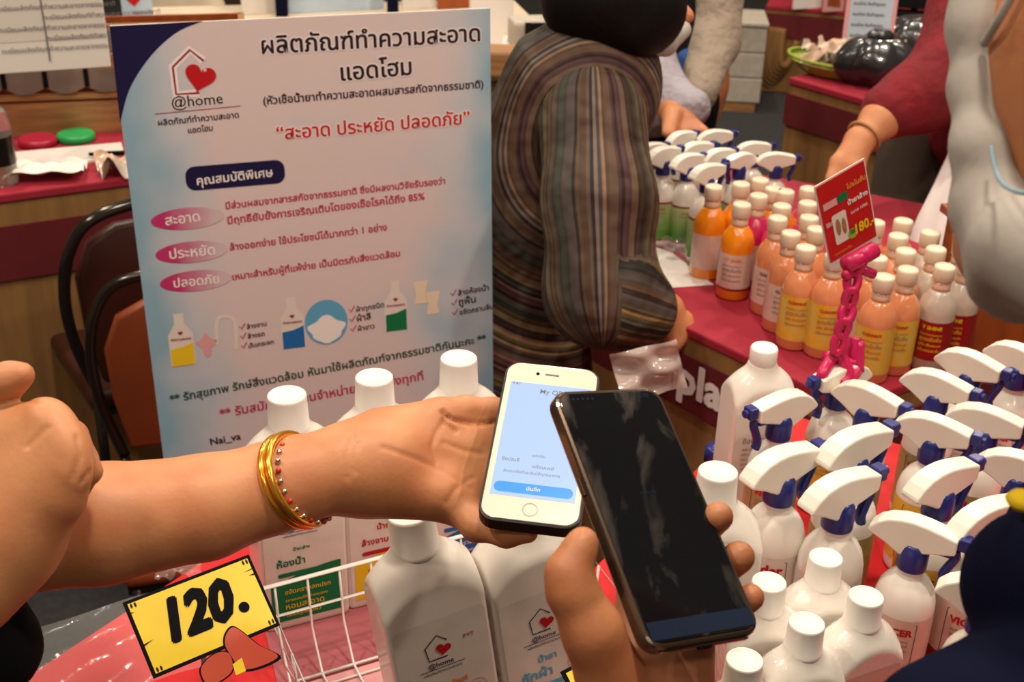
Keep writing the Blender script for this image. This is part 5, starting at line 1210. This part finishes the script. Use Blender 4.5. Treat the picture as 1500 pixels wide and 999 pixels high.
v_, f_ = lathe([(.001, -.004), (.006, -.003), (.008, 0), (.006, .003), (.001, .004)], 14); mk('yellow_badge', (v_+P(1498, 733, .585), f_), 'inkyellow', pb_, world=True)
mk('hair', isosurf([([ell_(hc_+[.035, .0, .03], (.088, .084, .108), None, .02)], 0)], .006), 'hair', pb_, world=True)

# --- person C : striped shirt, bending over the maroon table
pc_ = thing('person', 'person in a brown striped shirt with black hair bending over the maroon table', 'person', (-.02, 1.95, 0))
S_ = P(872, 175, 1.98); E_ = P(880, 425, 1.93); Wc = P(975, 455, 2.03); Hd = P(905, 10, 2.02)
pelv = P(722, 410, 2.32); neck = P(880, 85, 2.03)
skC = [seg_((E_, .050), (Wc, .032), .02), seg_((S_, .06), (E_, .048), .03), seg_((P(850, 150, 2.08), .08), (P(770, 300, 2.19), .11), .05), seg_((P(770, 300, 2.19), .11), (pelv, .12), .05), seg_((S_, .06), (P(850, 150, 2.08), .07), .03), seg_((P(870, 130, 2.06), .05), (neck, .05), .03), seg_((neck, .055), (P(925, 50, 2.04), .06), .02),
       ell_(P(922, -5, 2.05), (.085, .09, .10), None, .02), seg_((P(996, 10, 2.09), .012), (P(1006, 24, 2.09), .013), .01)]
hdC = []
for (x, y, d) in [(1002, 468, 2.045), (1004, 480, 2.04), (998, 490, 2.035), (988, 497, 2.03)]: hdC.append((chain(limb((975, 465, 2.03, 24), (x, y, d, 14)), .01)+chain(limb((x, y, d, 11), (x-6, y+14, d-.005, 8), (x-14, y+22, d-.01, 7)), .004), .006))
legs = [seg_((pelv+[0, .10, -.02], .10), (pelv+[.02, .10, -.40], .07), .04), seg_((pelv+[.02, .10, -.40], .07), (np.array([pelv[0], pelv[1]+.1, .06]), .05), .03), seg_((pelv+[0, -.09, -.02], .10), (pelv+[.02, -.09, -.40], .07), .04), seg_((pelv+[.02, -.09, -.40], .07), (np.array([pelv[0], pelv[1]-.1, .06]), .05), .03)]
mk('body', isosurf([(skC+legs, 0)]+hdC, .005), 'skin', pc_, world=True)
def stripe_obj(name, prims, fn, h=.007, mt='stripe'):
    V, F = isosurf([(prims, 0)], h); o = mk(name, (V, F), mt, pc_, world=True)
    a = o.data.attributes.new('stripe', 'FLOAT', 'POINT'); a.data.foreach_set('value', fn(V).astype(np.float32)); return o
def fS(V):
    d = V-S_; return np.sqrt((d@cR)**2+(d@cU+.05)**2)*.85+.25*(d@cF)
torso = [seg_((P(860, 130, 2.06), .125), (P(770, 290, 2.19), .150), .06), seg_((P(770, 290, 2.19), .150), (P(745, 440, 2.30), .155), .06), seg_((P(880, 95, 2.04), .072), (P(850, 130, 2.06), .12), .05),
         seg_((P(760, 430, 2.27), .14), (P(750, 520, 2.30), .15), .03)]
stripe_obj('striped_shirt', torso, fS)
slv = [seg_((S_+[-.005, 0, 0], .088), (P(878, 300, 1.93), .084), .05), seg_((P(878, 300, 1.93), .084), (E_+[.0, 0, .0], .082), .04), seg_((E_, .080), (P(932, 452, 1.97), .066), .05)]
axs = (E_-S_)/np.linalg.norm(E_-S_); r1_ = np.cross(axs, cF); r1_ /= np.linalg.norm(r1_); r2_ = np.cross(axs, r1_)
def fA(V):
    d = V-S_; ang = np.arctan2(d@r2_, d@r1_)*.085
    dl = V-E_; ax2 = (Wc-E_)/np.linalg.norm(Wc-E_); q1 = np.cross(ax2, cF); q1 /= np.linalg.norm(q1); q2 = np.cross(ax2, q1); a2_ = np.arctan2(dl@q2, dl@q1)*.085+.4
    low = (((V-E_)@cR > .02) & ((V-E_)@cU < .045)).astype(float); return np.where(low > .5, a2_, ang)
stripe_obj('striped_sleeve', slv, fA)
mk('trousers', isosurf([([seg_((pelv+[.03, .09, -.10], .125), (pelv+[.03, .09, -.45], .085), .04), seg_((pelv+[.03, .09, -.45], .085), (np.array([pelv[0], pelv[1]+.1, .06]), .065), .03), seg_((pelv+[.03, -.09, -.10], .125), (pelv+[.03, -.09, -.45], .085), .04), seg_((pelv+[.03, -.09, -.45], .085), (np.array([pelv[0], pelv[1]-.1, .06]), .065), .03)], 0)], .009), 'darkpants', pc_, world=True)
mk('hair', isosurf([([ell_(P(898, -8, 2.00), (.112, .115, .098), None, .02), ell_(P(870, 2, 1.99), (.085, .08, .075), None, .02), ell_(P(948, 18, 1.99), (.060, .07, .062), None, .03), ell_(P(925, 40, 1.98), (.050, .06, .045), None, .03)], 0)], .005), 'hair', pc_, world=True)
mk('face_mask', isosurf([([seg_(px(1000, 44, 2.07, 13), px(975, 66, 2.03, 15), .01), seg_(px(975, 66, 2.03, 15), px(950, 76, 2.0, 8), .01)], 0)], .004), 'mask', pc_, world=True)
mk('ear_loop', tube(spline([P(978, 30, 1.985), P(990, 45, 1.985), P(985, 62, 1.99)], 5), .0022, 6), 'mask', pc_, world=True)
v, f = crumple(.10, .08, 22, 16, .04, 15, 2.6); q = P(948, 540, 1.86)
t = thing('plastic_bag', 'pale crinkled translucent bag hanging behind the top of the dark phone', 'bag', q); mk('bag_body', xf((v, f), rotx(1.25)@rotz(.3)), 'bag', t)

# --- person D : beige jacket behind
pd_ = thing('person', 'person in a beige jacket over dark shirt with grey-lilac sleeve, leaning behind the green-labelled bottles', 'person', (.42, 3.05, 0))
shD = P(985, -40, 2.95); elD = P(950, 120, 2.85); wrD = P(1000, 178, 2.74)
bD = [seg_((P(1000, -60, 3.1), .12), (P(990, 120, 3.2), .13), .05), seg_((P(990, 120, 3.2), .12), (np.array([.36, 3.1, .08]), .09), .05), seg_((elD, .05), (wrD, .032), .02), ell_(P(1000, -220, 3.0), (.085, .10, .12), None, .02), seg_((P(1000, -60, 3.1), .05), (P(1000, -190, 3.0), .055), .02)]
hD = [(chain(limb((1000, 178, 2.74, 18), (990+k*14, 192, 2.70, 7)), .008), .006) for k in range(4)]+[(chain(limb((985, 170, 2.72, 15), (975+k*5, 196, 2.68, 6)), .008), .006) for k in range(3)]
mk('body', isosurf([(bD, 0)]+hD, .006), 'skinb', pd_, world=True)
mk('jacket', isosurf([([seg_((P(1052, -60, 3.0), .075), (P(1046, 60, 3.0), .060), .03), seg_((P(1046, 60, 3.0), .060), (P(1022, 138, 2.92), .046), .03), seg_((P(968, 20, 3.08), .06), (P(968, 110, 3.10), .065), .03)], 0)], .008), 'beige', pd_, world=True)
mk('lilac_sleeve', isosurf([([seg_((P(945, 90, 2.9), .075), (P(955, 145, 2.85), .082), .04), seg_((P(955, 145, 2.85), .080), (P(1012, 158, 2.76), .045), .04)], 0)], .007), 'lilac', pd_, world=True)
mk('shirt', isosurf([([seg_((P(1018, -50, 3.0), .040), (P(1010, 80, 3.0), .035), .03)], 0)], .007), 'black', pd_, world=True)
mk('blue_hem', isosurf([([seg_((P(1010, 90, 2.985), .034), (P(1008, 120, 2.985), .026), .02)], 0)], .006), 'deepblue', pd_, world=True)
mk('trousers', isosurf([([seg_((P(985, 150, 3.15), .12), (np.array([.36, 3.1, .10]), .10), .05)], 0)], .01), 'black', pd_, world=True)
q = Pz(962, 205, TZ); top('black_device', box(.10, .07, .05, tuple(q+[.0, .06, 0]), .008), 'black', 'black device under the hands behind the green-labelled bottles', 'device')

# --- person E : red sweater reaching arm
pe_ = thing('person', 'person in a dark red sweater reaching an arm with a bracelet over the bottles', 'person', (.98, 2.6, 0))
arE = limb((1440, 20, 2.55, 66), (1395, 120, 2.50, 52), (1290, 175, 2.44, 27), (1262, 205, 2.42, 21))
bE = chain(arE, .02)+[seg_((P(1440, 20, 2.55), .09), (P(1430, 160, 2.75), .13), .06), seg_((P(1430, 160, 2.75), .12), (np.array([.98, 2.68, .06]), .08), .05), ell_(P(1460, -180, 2.5), (.09, .09, .12), None, .02), seg_((P(1440, 10, 2.55), .06), (P(1455, -130, 2.5), .06), .02)]
hE = [(chain(limb((1258, 208, 2.42, 20), (1228+k*9, 238+k*3, 2.40, 12), (1216+k*9, 262+k*2, 2.39, 8)), .008), .008) for k in range(4)]
mk('body', isosurf([(bE, 0)]+hE, .005), 'skin', pe_, world=True)
mk('red_sweater', isosurf([(chain(limb((1460, 10, 2.55, 95), (1405, 110, 2.50, 72), (1345, 142, 2.47, 50), (1300, 162, 2.45, 38)), .03)+chain(limb((1322, 152, 2.46, 46), (1308, 160, 2.455, 42)), .01)+[seg_((P(1450, 20, 2.56), .11), (P(1445, 170, 2.72), .15), .05)], 0)], .006), 'redcloth', pe_, world=True)
mk('trousers', isosurf([([seg_((P(1345, 200, 2.78), .085), (P(1305, 340, 2.78), .062), .04), seg_((P(1305, 340, 2.78), .062), (np.array([.86, 2.62, .07]), .05), .04), seg_((P(1430, 200, 2.84), .10), (np.array([1.02, 2.72, .08]), .07), .04)], 0)], .009), 'darkpants', pe_, world=True)
wb = P(1258, 208, 2.42); ax_e = (arE[2][0]-arE[3][0]); ax_e /= np.linalg.norm(ax_e); q1 = np.cross(ax_e, cF); q1 /= np.linalg.norm(q1); q2 = np.cross(ax_e, q1)
br = thing('bracelet', 'thin dark beaded bracelet on the reaching wrist', 'bracelet', wb+ax_e*.018)
mk('cord', tube([(q1*math.cos(a)+q2*math.sin(a))*.034 for a in [2*PI*i/32 for i in range(32)]], .0035, 8, True), 'wood', br)
# pale apron cloth beside person E
ap = [tuple(P(x, y, 2.35+.0*x)) for x, y in [(1392, 215), (1372, 262), (1350, 310), (1332, 352)]]
aL = spline([P(1390, 222, 2.45), P(1370, 270, 2.42), (P(1342, 345, 2.36)), P(1335, 420, 2.34)], 5); v = []; f = []
nn = 22
for j, a_ in enumerate(aL):
    for i in range(nn+1):
        w_ = .30+.10*j/len(aL); v.append(a_+cR*w_*i/nn+cF*(.03*math.sin(i*1.1+j*.15)+.05*i/nn)*(.4+j/len(aL)))
for j in range(len(aL)-1):
    for i in range(nn): k = j*(nn+1)+i; f.append((k, k+1, k+nn+2, k+nn+1))
o = mk('pale_apron', (np.array(v), f), 'palecloth', pe_, world=True); md = o.modifiers.new('t', 'SOLIDIFY'); md.thickness = .006
# --- person F : far figure above the navy poster corner
pf_ = thing('person', 'blurred person in cream clothes seen above the poster near its navy corner', 'person', Pz(262, 10, 0)*np.array([1, 1, 0]))
b0 = P(246, 8, 4.5); mk('body', isosurf([([ell_(b0+[0, 0, .42], (.08, .09, .11), None, .02), seg_((b0+[0, 0, .30], .05), (b0+[0, 0, .2], .10), .03), seg_((b0+[0, 0, .15], .12), (b0+[0, 0, -.3], .13), .05), seg_((b0+[0, 0, -.3], .12), (np.array([b0[0], b0[1], .1]), .09), .05), seg_((b0+[.12, 0, .12], .045), (b0+[.20, -.05, -.15], .035), .03)], 0)], .012), 'skinb', pf_, world=True)
mk('cream_top', isosurf([([seg_((b0+[0, 0, .14], .15), (b0+[0, 0, -.25], .16), .05), seg_((b0+[.12, 0, .12], .06), (b0+[.19, -.04, -.08], .05), .03)], 0)], .012), 'cream', pf_, world=True)
mk('trousers', isosurf([([seg_((b0+[0, 0, -.3], .15), (np.array([b0[0], b0[1], .1]), .11), .05)], 0)], .014), 'darkpants', pf_, world=True)
mk('hair', isosurf([([ell_(b0+[0, .02, .45], (.088, .095, .11), None, .02)], 0)], .012), 'hair', pf_, world=True)
q = P(350, 10, 4.9); pg_ = thing('person', 'blurred person in dark brown behind the poster, right of the one in cream', 'person', (q[0], q[1], 0))
mk('body', isosurf([([ell_(q+[0, 0, .50], (.08, .09, .11), None, .02), seg_((q+[0, 0, .4], .05), (q+[0, 0, .2], .11), .03), seg_((q+[0, 0, .2], .11), (np.array([q[0], q[1], .1]), .09), .05)], 0)], .012), 'skind', pg_, world=True)
mk('brown_coat', isosurf([([seg_((q+[0, 0, .22], .13), (np.array([q[0], q[1], .3]), .15), .05)], 0)], .014), 'darkpants', pg_, world=True)
mk('hair', isosurf([([ell_(q+[0, .02, .53], (.088, .095, .11), None, .02)], 0)], .012), 'hair', pg_, world=True)
